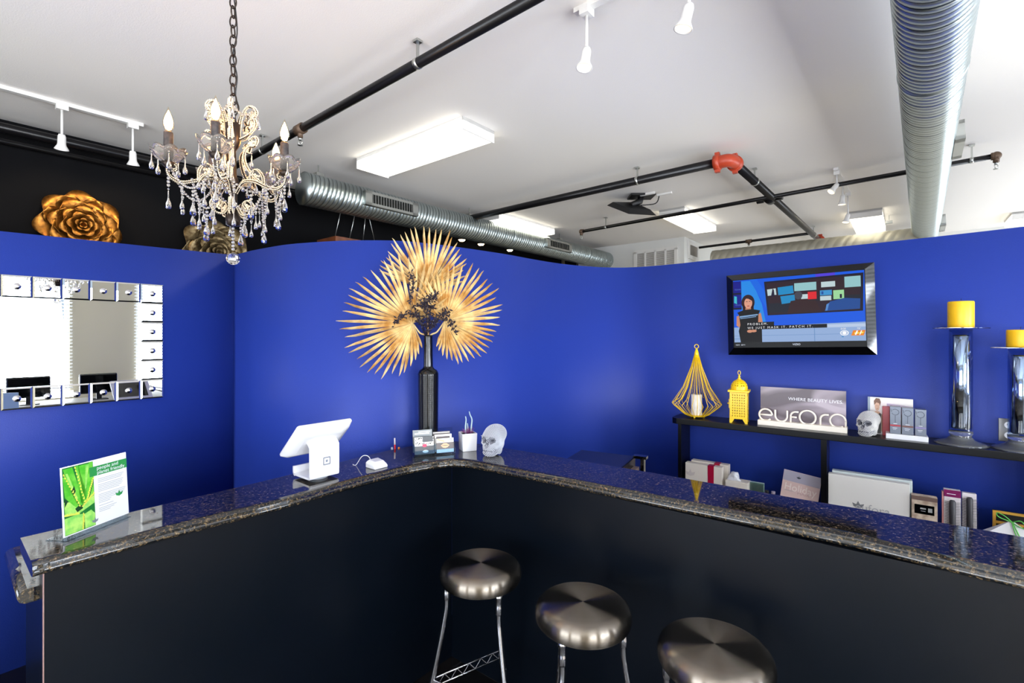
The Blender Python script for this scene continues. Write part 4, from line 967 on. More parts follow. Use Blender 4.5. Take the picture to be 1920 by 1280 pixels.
for k_ in range(len(rings) - 1):
    for j in range(q): m_.f.append([k_ * q + j, k_ * q + (j + 1) % q, (k_ + 1) * q + (j + 1) % q, (k_ + 1) * q + j]); m_.mi.append(0); m_.smooth.append(True)
m_.f += [list(range(q))[::-1], [(len(rings) - 1) * q + j for j in range(q)]]; m_.mi += [0, 0]; m_.smooth += [False, False]
hs_ = m_.build('tablet_housing', WHITEG, ts)
m_ = MB(); Q = ring(.100, .078, .003, -.0125); m_.add(Q, [list(range(q))[::-1]], False); m_.build('tablet_screen', BLACKG, hs_)
# card reader
c = onz(708, 876, ZT); rd = thing('card_reader', 'small white square card reader between tablet stand and card holder', 'card reader', c, RZU)
m_ = MB(); m_.v = [(-.037, -.03, 0), (.037, -.03, 0), (.037, .044, 0), (-.037, .044, 0), (-.037, -.03, .012), (.037, -.03, .012), (.037, .044, .026), (-.037, .044, .026), (-.024, -.012, .032), (.026, -.012, .032), (.026, .034, .038), (-.024, .034, .038)]
m_.f = [[0, 3, 2, 1], [0, 1, 5, 4], [1, 2, 6, 5], [2, 3, 7, 6], [3, 0, 4, 7], [4, 5, 9, 8], [5, 6, 10, 9], [6, 7, 11, 10], [7, 4, 8, 11], [8, 9, 10, 11]]; m_.mi = [0] * 10; m_.smooth = [False] * 10
bevel(m_.build('reader_body', WHITEG, rd), .004, 3)
MB().tube(smooth_path([(-.005, .040, .015), (-.010, .06, .045), (-.028, .085, .045), (-.045, .11, .003), (-.05, .13, .003)], 5), .0018, 6).build('cable', WHITEG, rd)
# pens in a cup on the desk behind
def pen(label, x, ytop, Y_, m, cap, dx, r=.0045):
    p = at(x, ytop, Y_); b_ = Vector((p.x + dx, Y_ + .0, 1.0)); t = thing('pen', label, 'pen', b_, 0, 'pens behind the bar')
    MB().tube([b_, p.lerp(b_, .25)], r, 10).build('barrel', m, t, b_); MB().tube([p.lerp(b_, .28), p], [r * 1.1, r * .9], 10).build('cap', cap, t, b_)
YP = 2.70
pen('red pen standing tallest, left of the card holder', 740, 821, YP, mat('pen_red', (200, 30, 40), .3), mat('pen_white', (230, 220, 225), .3), .004)
pen('grey marker leaning left beside the red pen', 735, 838, YP, mat('pen_grey', (150, 160, 178), .3), mat('pen_grey', (150, 160, 178), .3), .006, .007)
pen('orange capped pen right of the red pen', 748, 838, YP, mat('pen_dark', (30, 30, 36), .3), mat('pen_orange', (226, 130, 40), .3), -.004, .006)
cu = thing('pen_cup', 'dark pen cup behind the bar, under the pens', 'cup', (at(742, 850, YP).x, YP, .955)); MB().lathe([(.022, .004), (.030, .0), (.033, .10), (.031, .10), (.028, .006), (.0005, .006)], 20, cap=False).build('cup_body', BLACKM, cu)
# ---------------------------------------------------------------- acrylic card holder
a_, b_ = onz(777, 857.5, ZT), onz(854, 850.5, ZT); d_ = b_ - a_; Wc = d_.length; rz = math.atan2(d_.y, d_.x)
ch = thing('card_holder', 'clear acrylic holder for business cards beside the white planter', 'card holder', a_, rz)
ACR = thin('acrylic', (222, 236, 246))
m_ = MB(); m_.box((Wc / 2, .035, .002), (Wc, .075, .004)).box((Wc / 2, .001, .015), (Wc, .003, .030)).box((Wc / 2, .070, .065), (Wc, .003, .13)).box((.0015, .035, .03), (.003, .07, .06)).box((Wc - .0015, .035, .03), (.003, .07, .06)).box((Wc / 2, .035, .03), (.003, .07, .055)).build('holder_body', ACR, ch)
def card(label, x0, x1, z0, z1, y, m, extras, grp='cards in the acrylic holder'):
    p = Vector((a_.x + math.cos(rz) * x0 - math.sin(rz) * y, a_.y + math.sin(rz) * x0 + math.cos(rz) * y, ZT + z0))
    t = thing('business_card', label, 'card', p, rz, grp); t.rotation_euler = (-.12, 0, rz)
    c0 = MB().box(((x1 - x0) / 2, .001, (z1 - z0) / 2), (x1 - x0, .002, z1 - z0)).build('card_stock', m, t)
    for nm, mb, mm in extras: mb.build(nm, mm, c0)
W5 = .5 * Wc; K1 = mat('card_charcoal', (62, 64, 68), .4); K2 = mat('card_white', (232, 230, 226), .35); K3 = mat('lips_red', (214, 36, 84), .4); K4 = mat('lips_nude', (222, 172, 130), .4); K5 = mat('card_taupe', (88, 78, 76), .4); K6 = mat('card_yellow', (200, 210, 60), .4); K7 = mat('card_grey', (120, 126, 128), .3)
rnd = random.Random(5); e1 = MB()
for k_ in range(34):
    x = .006 + rnd.random() * .092; z = .048 + rnd.random() * .036; e1.ell(x, z, rnd.uniform(.002, .0042), rnd.uniform(.0018, .004), -.0006, 7)
card('card with leopard print, a pink kiss and lace, in the left slot', .004, W5 - .004, .010, .098, .012, K2,
     [('leopard_spots', e1, BLACKM), ('lower_panel', MB().rect(0, 0, .104, .042, -.0008), K1), ('lace_trim', MB().ell(.056, .014, .016, .007, -.0012, 12), K2), ('kiss_mark', MB().ell(.052, .044, .012, .0085, -.0012, 14), K3), ('name_plate', MB().rect(.042, .062, .096, .088, -.0010), K1)])
card('taller grey card at the back of the left slot, behind the leopard print one', .002, W5 - .004, .012, .128, .05, K7, [('top_text', MB().rect(.010, .094, .088, .1, -.0006).rect(.03, .104, .092, .108, -.0006), K2)])
card('card with nude lips on a dark band, front of the right slot', W5 + .010, Wc - .006, .010, .084, .010, K2,
     [('dark_band', MB().rect(0, .018, .094, .052, -.0006), K5), ('lips', MB().flat([(.022, .037), (.034, .026), (.046, .023), (.058, .026), (.070, .037), (.056, .046), (.050, .049), (.046, .046), (.042, .049), (.034, .046)], -.0010), K4), ('mouth_line', MB().ell(.046, .0365, .018, .0018, -.0013, 12), K5), ('finger', MB().flat([(.002, .068), (.006, .074), (.042, .062), (.044, .054), (.036, .056)][::-1], -.0010), K4), ('print', MB().rect(.062, .060, .084, .063, -.001).rect(.062, .066, .084, .069, -.001), TXT)])
card('dark card with pale border, behind the nude lips card', W5 + .006, Wc - .010, .012, .100, .035, K2, [('inner_panel', MB().rect(.008, .0, .082, .078, -.0006), K5)])
card('brown card at the very back of the right slot', W5 + .002, Wc - .014, .012, .112, .055, K5, [('stripe', MB().rect(.0, .092, .09, .096, -.0006), K2)])
# ---------------------------------------------------------------- white planter with coral
c = onz(877, 843, ZT); pt = thing('square_planter', 'small white ceramic cube planter between card holder and sparkling skull', 'planter', c, math.radians(22))
h = .042; m_ = MB(); vs = []
for hh, z in ((h * .93, 0), (h, .096), (h - .005, .096), (h - .006, .078)): vs += [(-hh, -hh, z), (hh, -hh, z), (hh, hh, z), (-hh, hh, z)]
m_.add(vs, [(3, 2, 1, 0)] + [(k_ * 4 + j, k_ * 4 + (j + 1) % 4, k_ * 4 + 4 + (j + 1) % 4, k_ * 4 + 4 + j) for k_ in range(3) for j in range(4)] + [(12, 13, 14, 15)], False)
bevel(m_.build('pot', WHITEG, pt), .003)
MB().box((0, 0, .082), (.070, .070, .012)).build('soil', mat('dark_gravel', (60, 44, 60), .8), pt)
mm = MB(); rnd = random.Random(8)
for k_ in range(90): mm.tube([(rnd.uniform(-.02, .02), rnd.uniform(-.02, .02), .085), (rnd.uniform(-.034, .034), rnd.uniform(-.034, .034), .085 + rnd.uniform(.012, .038))], .0008, 4)
mm.build('purple_moss', mat('purple_moss', (132, 62, 120), .7), pt)
CA = mat('pale_succulent', (168, 190, 196), .6)
for pts_ in ([(-.012, -.005, .085), (-.014, -.005, .13), (-.010, -.002, .165), (-.013, 0, .185)], [(.0, .005, .085), (.002, .006, .12), (-.001, .004, .145)], [(.018, .0, .085), (.022, .002, .13), (.024, .0, .165), (.014, 0, .19), (.008, 0, .21)]):
    sp_ = smooth_path(pts_, 5); MB().tube(sp_, [.0052 * (1 - .55 * i / len(sp_)) for i in range(len(sp_))], 8).build('succulent_stalk', CA, pt)
# ---------------------------------------------------------------- rhinestone skulls
def smin(a, b, k_): h_ = max(0, min(1, .5 + .5 * (b - a) / k_)); return b + (a - b) * h_ - k_ * h_ * (1 - h_)
def smax(a, b, k_): return -smin(-a, -b, k_)
def eld(p, c, r):
    q = ((p[0] - c[0]) / r[0], (p[1] - c[1]) / r[1], (p[2] - c[2]) / r[2]); L = math.sqrt(q[0] ** 2 + q[1] ** 2 + q[2] ** 2); return (L - 1) * min(r)
SOCK = ((.150, -.47, .555), (.118, .20, .102)); NOSE = ((0, -.50, .385), (.055, .11, .090)); MOUTH = ((0, -.50, .195), (.17, .11, .015))
def skull_sdf(p):
    p = (abs(p[0]), p[1], p[2])
    d_ = eld(p, (0, .10, .665), (.35, .48, .335)); d_ = smin(d_, eld(p, (0, .12, .36), (.27, .34, .29)), .08); d_ = smin(d_, eld(p, (0, -.20, .55), (.31, .26, .28)), .08)
    d_ = smin(d_, eld(p, (0, -.28, .30), (.23, .22, .24)), .07); d_ = smin(d_, eld(p, (0, -.25, .12), (.24, .24, .14)), .05); d_ = smin(d_, eld(p, (.25, -.20, .42), (.08, .14, .06)), .04); d_ = smin(d_, eld(p, (.23, -.02, .22), (.07, .13, .18)), .06)
    d_ = smin(d_, eld(p, (.13, -.42, .675), (.12, .06, .03)), .03)
    d_ = smax(d_, -eld(p, *SOCK), .02); d_ = smax(d_, -eld(p, *NOSE), .015); d_ = smax(d_, -eld(p, (.29, -.28, .25), (.09, .15, .08)), .03); d_ = smax(d_, -eld(p, *MOUTH), .01)
    return smax(d_, -p[2], .02)
def skull(label, loc, rz_, H, stone_m, base_m):
    t = thing('sparkling_skull', label, 'skull', loc, rz_, 'rhinestone skulls')
    ctr = Vector((0, -.04, .46))
    def ray(d__):
        lo = None; r = .85
        while r > .02:
            p = ctr + d__ * r
            if skull_sdf(p) < 0: break
            r -= .02
        lo, hi = r, r + .02
        for _ in range(7):
            md = (lo + hi) / 2
            if skull_sdf(ctr + d__ * md) < 0: lo = md
            else: hi = md
        return ctr + d__ * lo
    nu, nv = 60, 44; m_ = MB(); vs = []
    for i in range(nv + 1):
        ph = PI * i / nv
        for j in range(nu): th_ = 2 * PI * j / nu; vs.append(ray(Vector((math.sin(ph) * math.cos(th_), math.sin(ph) * math.sin(th_), -math.cos(ph)))) * H)
    m_.add(vs, [(i * nu + j, i * nu + (j + 1) % nu, (i + 1) * nu + (j + 1) % nu, (i + 1) * nu + j) for i in range(nv) for j in range(nu)], True)
    sk = m_.build('skull_body', base_m, t)
    st_ = MB(); N_ = 1700; st_.sm = True; ga = PI * (3 - math.sqrt(5))
    for i in range(N_):
        z = 1 - 2 * (i + .5) / N_; 
        if z < -.93: continue
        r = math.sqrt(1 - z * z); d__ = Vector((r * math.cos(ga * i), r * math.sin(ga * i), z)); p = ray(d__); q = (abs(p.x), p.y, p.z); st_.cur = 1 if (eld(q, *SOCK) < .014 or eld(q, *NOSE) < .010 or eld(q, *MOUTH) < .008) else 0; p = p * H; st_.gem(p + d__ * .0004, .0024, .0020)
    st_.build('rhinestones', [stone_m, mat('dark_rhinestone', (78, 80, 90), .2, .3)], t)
    te = MB()
    for z in (.222, .170):
        for k_ in range(-4, 5): a_ = k_ * .16; te.box((.165 * math.sin(a_) * H, (-.27 - .215 * math.cos(a_)) * H, z * H), (.030 * H, .02 * H, .040 * H), a_)
    te.build('teeth', base_m, t); return t
SB = mat('skull_silver', (128, 130, 140), .5, .1); STN = mat('rhinestone', (222, 226, 234), .12, .3)
c = onz(926, 851, ZT); skull('sparkling white skull on the granite bar, right of the white planter', c, math.radians(-28), .155, STN, SB)
# ---------------------------------------------------------------- black printer in the corner behind the bar
tl_ = onz(1090, 842.5, .99); tr_ = onz(1211, 857, .99)
pq = tr_ - tl_; wd = pq.length; prn = thing('printer', 'flat black office machine behind the bar, between palm vase and wall shelf', 'printer', (tl_.x, tl_.y, .955 - .2), math.atan2(pq.y, pq.x))
h0 = .99 - .755
m_ = MB().box((wd / 2 - .03, -.19, h0 / 2), (wd - .06, .38, h0)); bevel(m_.build('printer_body', mat('printer_black', (12, 13, 17), .25), prn), .006)
MB().box((wd - .025, -.022, h0 + .004), (.075, .045, .016)).box((wd - .012, -.02, h0 / 2), (.02, .04, h0)).build('side_bracket', BLACKG, prn)
MB().box((wd - .045, -.16, h0 - .06), (.03, .25, .02)).box((wd - .04, -.12, h0 - .09), (.04, .05, .07)).build('paper_tray', mat('tray_brown', (110, 94, 84), .5), prn)
cb = thing('printer_cabinet', 'dark low cabinet under the office machine behind the bar', 'cabinet', (prn.location.x, prn.location.y, 0), prn.rotation_euler[2])
MB().box((wd / 2, -.19, .377), (wd + .04, .42, .754)).build('cabinet_body', PANEL, cb)
# ---------------------------------------------------------------- wall shelf on the right
ZS = 1.118; ZL = .56
def SPt(x, off):
    o = (SH0[0] + N[0] * off, SH0[1] + N[1] * off); p = hit(x, o, R); return (p[0] - o[0]) / R[0]
def SP(x, off, z=ZS):
    o = (SH0[0] + N[0] * off, SH0[1] + N[1] * off); t_ = SPt(x, off); return Vector((o[0] + R[0] * t_, o[1] + R[1] * t_, z))
def wid(x0, x1, off): return SPt(x1, off) - SPt(x0, off)
def hz(y, p): return zat(y, p.y)
t0 = SPt(1259, .03); t1 = SPt(1920, 0) + .9
so = (SH0[0] + R[0] * t0, SH0[1] + R[1] * t0); sh = thing('display_shelf', 'long black shelf unit with divider boards below the television', 'shelf', (*so, 0), RZR); Ls = t1 - t0
poly = [(0, .23), (0, .05), (.012, .018), (.045, 0), (Ls, 0), (Ls, .23)]
bevel(MB().prism(poly, ZS - .04, ZS).build('top_board', SHELF, sh), .003)
def post(x, th_):
    a_ = SPt(x, .012) - t0; return MB().box((a_ + th_ / 2, .115, (ZS - .04) / 2), (th_, .20, ZS - .04)).build('divider', SHELF, sh)
post(1271, .022); post(1539, .030); post(1822 + 160, .03)
MB().box((Ls / 2 + .02, .12, ZL - .015), (Ls - .05, .2, .03)).build('lower_board', SHELF, sh)
# ---------------------------------------------------------------- television
tvp = (W0[0] - N[0] * .12, W0[1] - N[1] * .12); qa, qb = hit(1364, tvp, R), hit(1642, tvp, R); TW = math.hypot(qb[0] - qa[0], qb[1] - qa[1])
tzb = (zat(665, qa[1]) + zat(665, qb[1])) / 2; tzt = (zat(517, qa[1]) + zat(491, qb[1])) / 2; TH = tzt - tzb
tv = thing('television', 'black wall television with a glossy frame, tuned to a news broadcast', 'television', ((qa[0] + qb[0]) / 2, (qa[1] + qb[1]) / 2, (tzb + tzt) / 2), RZR)
tv.rotation_euler = (0, -.024, RZR)
hx, hz_ = TW / 2, TH / 2; ix0, ix1, iz0, iz1 = -hx + .038, hx - .045, -hz_ + .048, hz_ - .036
m_ = MB(); m_.v = [(-hx, .0, -hz_), (hx, .0, -hz_), (hx, .0, hz_), (-hx, .0, hz_), (ix0, -.018, iz0), (ix1, -.018, iz0), (ix1, -.018, iz1), (ix0, -.018, iz1),
    (ix0, -.006, iz0), (ix1, -.006, iz0), (ix1, -.006, iz1), (ix0, -.006, iz1), (-hx, .03, -hz_), (hx, .03, -hz_), (hx, .03, hz_), (-hx, .03, hz_)]
m_.f = [[j, (j + 1) % 4, 4 + (j + 1) % 4, 4 + j] for j in range(4)] + [[4 + j, 4 + (j + 1) % 4, 8 + (j + 1) % 4, 8 + j] for j in range(4)] + [[12 + j, 12 + (j + 1) % 4, (j + 1) % 4, j] for j in range(4)] + [[15, 14, 13, 12]]
m_.mi = [0] * 13; m_.smooth = [False] * 13; m_.build('bezel_frame', BLACKG, tv)
MB().box((0, .055, 0), (TW * .8, .06, TH * .7)).build('rear_housing', BLACKM, tv); MB().box((0, .103, 0), (.3, .032, .2)).build('wall_mount', BLACKM, tv)
sx0, sx1, sz0, sz1 = ix0 + .004, ix1 - .004, iz0 + .036, iz1 - .004; SW, SHh = sx1 - sx0, sz1 - sz0
MB().rect(ix0, iz0, ix1, iz1, -.0075).build('lower_glass', mat('tv_black', (5, 5, 7), .3, spec=.1), tv)
def EM(name, rgb, p=1.0): return mat(name, tuple(c * .05 for c in rgb), .3, emit=rgb, power=p * 1.35, spec=.08)
def sc_(u_, v_): return (sx0 + u_ * SW, sz0 + v_ * SHh)
LY = [0]
def shape(name, rgb, polys, p=.9):
    LY[0] += 1; y = -.0078 - .00006 * LY[0]; m_ = MB()
    for q in polys:
        if q[0] == 'r': a_, b_ = sc_(q[1], q[2]), sc_(q[3], q[4]); m_.rect(a_[0], a_[1], b_[0], b_[1], y)
        elif q[0] == 'e': a_ = sc_(q[1], q[2]); m_.ell(a_[0], a_[1], q[3] * SW, q[4] * SHh, y, 24)
        else: m_.flat([sc_(*c) for c in q], y)
    return m_.build(name, EM('screen_' + name + str(LY[0]), rgb, p), scr_o)
scr_o = MB().rect(sx0, sz0, sx1, sz1, -.0078).build('screen', EM('screen_blue', (10, 88, 226), .95), tv)
shape('cyan_glow', (30, 140, 236), [[(.07, .30), (.27, .30), (.24, .60), (.16, .98), (.07, .98)]])
shape('studio_streak', (14, 104, 232), [[(.14, 1), (.20, 1), (.30, .70), (.30, .45)]])
shape('side_panels', (10, 16, 140), [('r', 0, .80, .07, .985), ('r', 0, .56, .07, .77)]); shape('panel_edges', (8, 14, 50), [('r', 0, .77, .07, .80), ('r', 0, .53, .07, .56)])
shape('small_map', (60, 190, 210), [[(.005, .64), (.03, .62), (.03, .74), (.008, .75)]])
shape('purple_strip', (80, 60, 220), [('r', .66, .945, .80, 1)])
shape('studio_floor', (150, 178, 222), [[(0, 0), (1, 0), (1, .27), (.30, .25), (0, .24)]]); shape('floor_light', (190, 208, 236), [('r', .3, .20, 1, .245)]); shape('floor_band', (108, 146, 200), [('r', 0, .10, 1, .105), ('r', .64, .0, .645, .22), ('r', 0, .05, .055, .06)])
shape('monitor_frame', (18, 14, 40), [[(.285, .415), (.985, .425), (.995, .965), (.262, .945)]])
shape('control_room', (44, 24, 36), [[(.30, .43), (.965, .445), (.975, .94), (.28, .92)]])
shape('dim_desks', (26, 30, 44), [('r', .30, .45, .52, .60), ('r', .66, .60, .97, .66)])
shape('screens_pale', (150, 200, 205), [('r', .50, .765, .665, .885), ('r', .865, .77, .975, .925)]); shape('screens_cyan', (24, 140, 200), [[(.375, .72), (.495, .735), (.49, .855), (.37, .84)], [(.40, .58), (.505, .60), (.50, .715), (.39, .70)]])
shape('screens_white', (196, 216, 220), [('r', .70, .795, .80, .875), ('r', .69, .60, .77, .665), ('r', .55, .64, .60, .71), [(.29, .72), (.36, .73), (.355, .83), (.285, .82)]])
shape('screen_blue_bar', (60, 150, 210), [('r', .69, .675, .775, .75)]); shape('screen_green', (160, 222, 160), [('r', .785, .61, .86, .74)]); shape('screen_red', (226, 34, 44), [('r', .60, .63, .665, .74)]); shape('chart', (24, 80, 160), [('r', .70, .69, .715, .735)]); shape('dark_figures', (24, 20, 50), [[(.315, .70), (.345, .71), (.34, .81), (.33, .83)], ('r', .83, .62, .845, .68)])
shape('blue_chairs', (26, 74, 150), [[(.72, .445), (.965, .455), (.97, .60), (.86, .62), (.76, .58)]]); shape('chair_glint', (84, 140, 210), [[(.725, .45), (.74, .45), (.755, .56), (.735, .54)]])
shape('seated_back', (50, 26, 30), [[(.44, .43), (.70, .43), (.66, .60), (.57, .64), (.47, .62)]]); shape('seated_head', (66, 66, 78), [('e', .53, .70, .030, .062)])
# presenter
shape('anchor_hair', (46, 20, 28), [('e', .125, .635, .056, .125), ('r', .078, .50, .172, .62)]); shape('anchor_arms', (206, 138, 108), [[(.025, .42), (.055, .44), (.06, .28), (.12, .20), (.155, .185), (.15, .155), (.11, .16), (.022, .27)], [(.205, .44), (.23, .46), (.245, .30), (.21, .20), (.175, .16), (.155, .18), (.20, .27)]])
shape('anchor_dress', (10, 8, 14), [[(.055, .0), (.235, .0), (.235, .20), (.205, .28), (.21, .44), (.225, .50), (.15, .53), (.10, .525), (.03, .48), (.045, .44), (.055, .28), (.04, .18)]]); shape('dress_stripe', (130, 170, 214), [[(.05, .395), (.205, .425), (.205, .445), (.05, .42)], [(.055, .375), (.19, .40), (.19, .41), (.055, .385)]])
shape('anchor_neck', (196, 128, 100), [[(.10, .52), (.15, .525), (.148, .575), (.105, .57)]]); shape('anchor_face', (226, 160, 134), [('e', .127, .625, .034, .085)]); shape('anchor_eyes', (60, 30, 30), [('r', .108, .645, .121, .654), ('r', .133, .647, .146, .656)]); shape('anchor_lips', (176, 60, 64), [('e', .127, .578, .011, .007)]); shape('anchor_fringe', (46, 20, 28), [[(.09, .64), (.10, .70), (.127, .695), (.158, .66), (.165, .70), (.13, .74), (.095, .72)]])
shape('anchor_hands', (214, 146, 116), [('e', .135, .175, .024, .024), ('e', .168, .178, .024, .02)])
shape('caption_bars', (8, 8, 16), [('r', .095, .245, .335, .315), ('r', .095, .20, .735, .255)], 1.)
yT = -.0078 - .00006 * (LY[0] + 6); WT = EM('screen_text', (236, 236, 240), .95)
def stext(s_, size, u_, v_, m=WT, al='LEFT', sp=1.0, sx=1.0): x, z = sc_(u_, v_); return text('screen_text', s_, size, (x, yT, z), m, scr_o, al, (PI / 2, 0, 0), .00005, sp, sx)
stext('PROBLEM.', .0205, .115, .285, sp=1.42); stext('WE JUST MASK IT. PATCH IT.', .0205, .115, .225, sp=1.42)
stext('8:08', .015, .83, .175); stext('78°', .015, .94, .175); stext('TEXAS', .013, .012, .85, EM('screen_bluetext', (90, 130, 220), .8)); stext('TEXAS', .013, .012, .60, EM('screen_bluetext', (90, 130, 220), .8))
shape('eye_ring', (244, 246, 250), [('e', .855, .115, .030, .038)], 1.); shape('eye_gap', (170, 190, 224), [('e', .855, .115, .023, .029)]); shape('eye_centre', (248, 248, 252), [('e', .855, .115, .014, .024)], 1.)
shape('number_block', (232, 132, 30), [[(.90, .075), (.955, .075), (.965, .15), (.915, .15)], [(.945, .075), (.985, .075), (.998, .15), (.96, .15)]], 1.); shape('number_mark', (250, 232, 90), [[(.92, .10), (.95, .10), (.955, .12), (.925, .12)], [(.955, .105), (.98, .105), (.985, .125), (.96, .125)]], 1.); shape('number_white', (250, 250, 250), [[(.925, .085), (.935, .085), (.948, .145), (.938, .145)], [(.955, .085), (.962, .085), (.975, .145), (.968, .145)]], 1.)
shape('weather_strip', (60, 140, 200), [('r', .835, .055, .85, .068)])
LOGO = mat('logo_white', (200, 204, 210), .4); text('brand_lettering', 'VIZIO', .017, (0, -.0085, iz0 + .018), LOGO, tv); text('format_lettering', 'HDMI   EDTV', .010, (ix0 + .012, -.0085, iz0 + .018), LOGO, tv, 'LEFT')
# ---------------------------------------------------------------- teardrop wire lantern
c = SP(1306, .115); k_ = c.y / F; lt = thing('wire_lantern', 'tall yellow teardrop wire lantern holding a white candle', 'lantern', c, RZR)
H = zat(646, c.y) - ZS; rw = 44 * k_; m_ = MB(); n_ = 30
ztop = H - .055; zw = zat(756, c.y) - ZS; zb_ = .016; rb = .062
for i in range(n_):
    a_ = 2 * PI * i / n_; ca, sa = math.cos(a_), math.sin(a_)
    pr = [(.010, ztop), (rw * .22, zw + (ztop - zw) * .72), (rw * .55, zw + (ztop - zw) * .32), (rw * .86, zw + .035), (rw, zw), (rw * .90, zw - .018), (rb + .02, zb_ + .008), (rb, zb_)]
    if i % 2: pr = [(r * (.80 if .1 < z < .9 and r > .03 else 1), z) for r, z in pr]
    m_.tube([(r * ca, r * sa, z) for r, z in pr], .0019, 6)
m_.build('wire_cage', YELLOW, lt)
MB().lathe([(.020, ztop - .035), (.014, ztop), (.006, H - .030), (.004, H - .026)], 18).build('top_cone', YELLOW, lt)
MB().tube([(.014 * math.cos(a_), 0, H - .012 + .014 * math.sin(a_)) for a_ in [2 * PI * i / 20 for i in range(20)]], .0028, 8, closed=True).build('hanging_ring', YELLOW, lt)
MB().lathe([(.0005, .012), (rb, .012), (rb + .004, .016), (rb, .020), (.0005, .020)], 30, cap=False).build('base_plate', YELLOW, lt)
for a_ in (30, 150, 270): MB().ball((rb * .8 * math.cos(math.radians(a_)), rb * .8 * math.sin(math.radians(a_)), .007), .007, 10, 6).build('foot', YELLOW, lt)
WAX = mat('white_wax', (238, 232, 220), .5); cd = thing('pillar_candle', 'short white pillar candle inside the teardrop lantern', 'candle', c + Vector((0, 0, .02)))
MB().lathe([(.036, 0), (.037, .004), (.037, .140), (.033, .145), (.0005, .141)], 26).build('wax_body', WAX, cd); MB().tube([(0, 0, .14), (.001, 0, .152)], .0012, 6).build('wick', BLACKM, cd)
# ---------------------------------------------------------------- small moroccan lantern
c = SP(1386, .10); k_ = c.y / F; ml_ = thing('box_lantern', 'small yellow pierced metal lantern with a dome top, beside the sign', 'lantern', c, RZR + .12)
hw = .054; zA = .028; zB = .205
def pierced_panel(w_, z0_, z1_, rows, cols_, border=.012, hole=.62):
    mb = MB(); xs = -w_ + border; cw = (2 * w_ - 2 * border) / cols_; chh = (z1_ - z0_ - 2 * border) / rows
    mb.rect(-w_, z0_, w_, z0_ + border, 0).rect(-w_, z1_ - border, w_, z1_, 0).rect(-w_, z0_ + border, xs, z1_ - border, 0).rect(w_ - border, z0_ + border, w_, z1_ - border, 0)
    for i in range(rows):
        for j in range(cols_):
            cx_ = xs + cw * (j + .5); cz_ = z0_ + border + chh * (i + .5); a_ = cw / 2; b_ = chh / 2; h_ = hole
            sq = [(cx_ - a_, cz_ - b_), (cx_ + a_, cz_ - b_), (cx_ + a_, cz_ + b_), (cx_ - a_, cz_ + b_)]; di = [(cx_, cz_ - b_ * h_), (cx_ + a_ * h_, cz_), (cx_, cz_ + b_ * h_), (cx_ - a_ * h_, cz_)]
            for k2 in range(4): mb.flat([sq[k2], sq[(k2 + 1) % 4], di[(k2 + 1) % 4], di[k2]], 0)
    return mb
m_ = MB()
for q in range(4):
    pn = pierced_panel(hw, zA, zB, 9, 6); pn.xf(Matrix.Rotation(q * PI / 2, 4, 'Z') @ Matrix.Translation((0, -hw, 0))); m_.add(pn.v, pn.f, False)
bo = m_.build('pierced_body', YELLOW, ml_); sm_ = bo.modifiers.new('solid', 'SOLIDIFY'); sm_.thickness = .0016
for sx, sy in ((-1, -1), (1, -1), (1, 1), (-1, 1)):
    m_ = MB(); x, y = sx * hw, sy * hw; m_.add([(x, y, 0), (x - sx * .014, y, 0), (x - sx * .03, y, zA), (x, y, zA), (x, y - sy * .014, 0), (x, y - sy * .03, zA), (x - sx * .010, y - sy * .010, 0), (x - sx * .010, y - sy * .010, zA)], [(0, 1, 2, 3), (0, 3, 5, 4), (1, 6, 7, 2), (4, 5, 7, 6), (0, 4, 6, 1), (3, 2, 7, 5)], False); m_.build('leg', YELLOW, ml_)
bevel(MB().box((0, 0, zB + .006), (hw * 2 + .022, hw * 2 + .022, .014)).build('cornice', YELLOW, ml_), .003)
m_ = MB(); n_ = 8; ZD_ = zB + .013; prof = [(.052, 0), (.052, .02), (.047, .038), (.038, .052), (.026, .062), (.012, .069)]
for i in range(len(prof) - 1):
    for j in range(24):
        if 0 < i < 4 and (j % 3 != 0) : 
            a0_, a1_ = 2 * PI * j / 24, 2 * PI * (j + 1) / 24; am = (a0_ + a1_) / 2; (r0, z0_), (r1, z1_) = prof[i], prof[i + 1]
            def pp_(r, a_, z): return (r * math.cos(a_), r * math.sin(a_), ZD_ + z)
            zm, rm = (z0_ + z1_) / 2, (r0 + r1) / 2; f_ = .55; v4 = [pp_(r0, a0_, z0_), pp_(r0, a1_, z0_), pp_(r1, a1_, z1_), pp_(r1, a0_, z1_)]
            d4 = [pp_(rm + (r0 - rm) * f_, am, zm + (z0_ - zm) * f_), pp_(rm, am + (a1_ - am) * f_, zm), pp_(rm + (r1 - rm) * f_, am, zm + (z1_ - zm) * f_), pp_(rm, am + (a0_ - am) * f_, zm)]
            m_.add(v4 + d4, [(k2, (k2 + 1) % 4, 4 + (k2 + 1) % 4, 4 + k2) for k2 in range(4)], False)
        else:
            a0_, a1_ = 2 * PI * j / 24, 2 * PI * (j + 1) / 24; (r0, z0_), (r1, z1_) = prof[i], prof[i + 1]
            m_.add([(r0 * math.cos(a0_), r0 * math.sin(a0_), ZD_ + z0_), (r0 * math.cos(a1_), r0 * math.sin(a1_), ZD_ + z0_), (r1 * math.cos(a1_), r1 * math.sin(a1_), ZD_ + z1_), (r1 * math.cos(a0_), r1 * math.sin(a0_), ZD_ + z1_)], [(0, 1, 2, 3)], False)
do = m_.build('pierced_dome', YELLOW, ml_); sm_ = do.modifiers.new('solid', 'SOLIDIFY'); sm_.thickness = .0014
MB().lathe([(.013, .067), (.009, .076), (.005, .080), (.008, .086), (.005, .093), (.003, .098)], 14, (0, 0, ZD_)).build('finial', YELLOW, ml_)
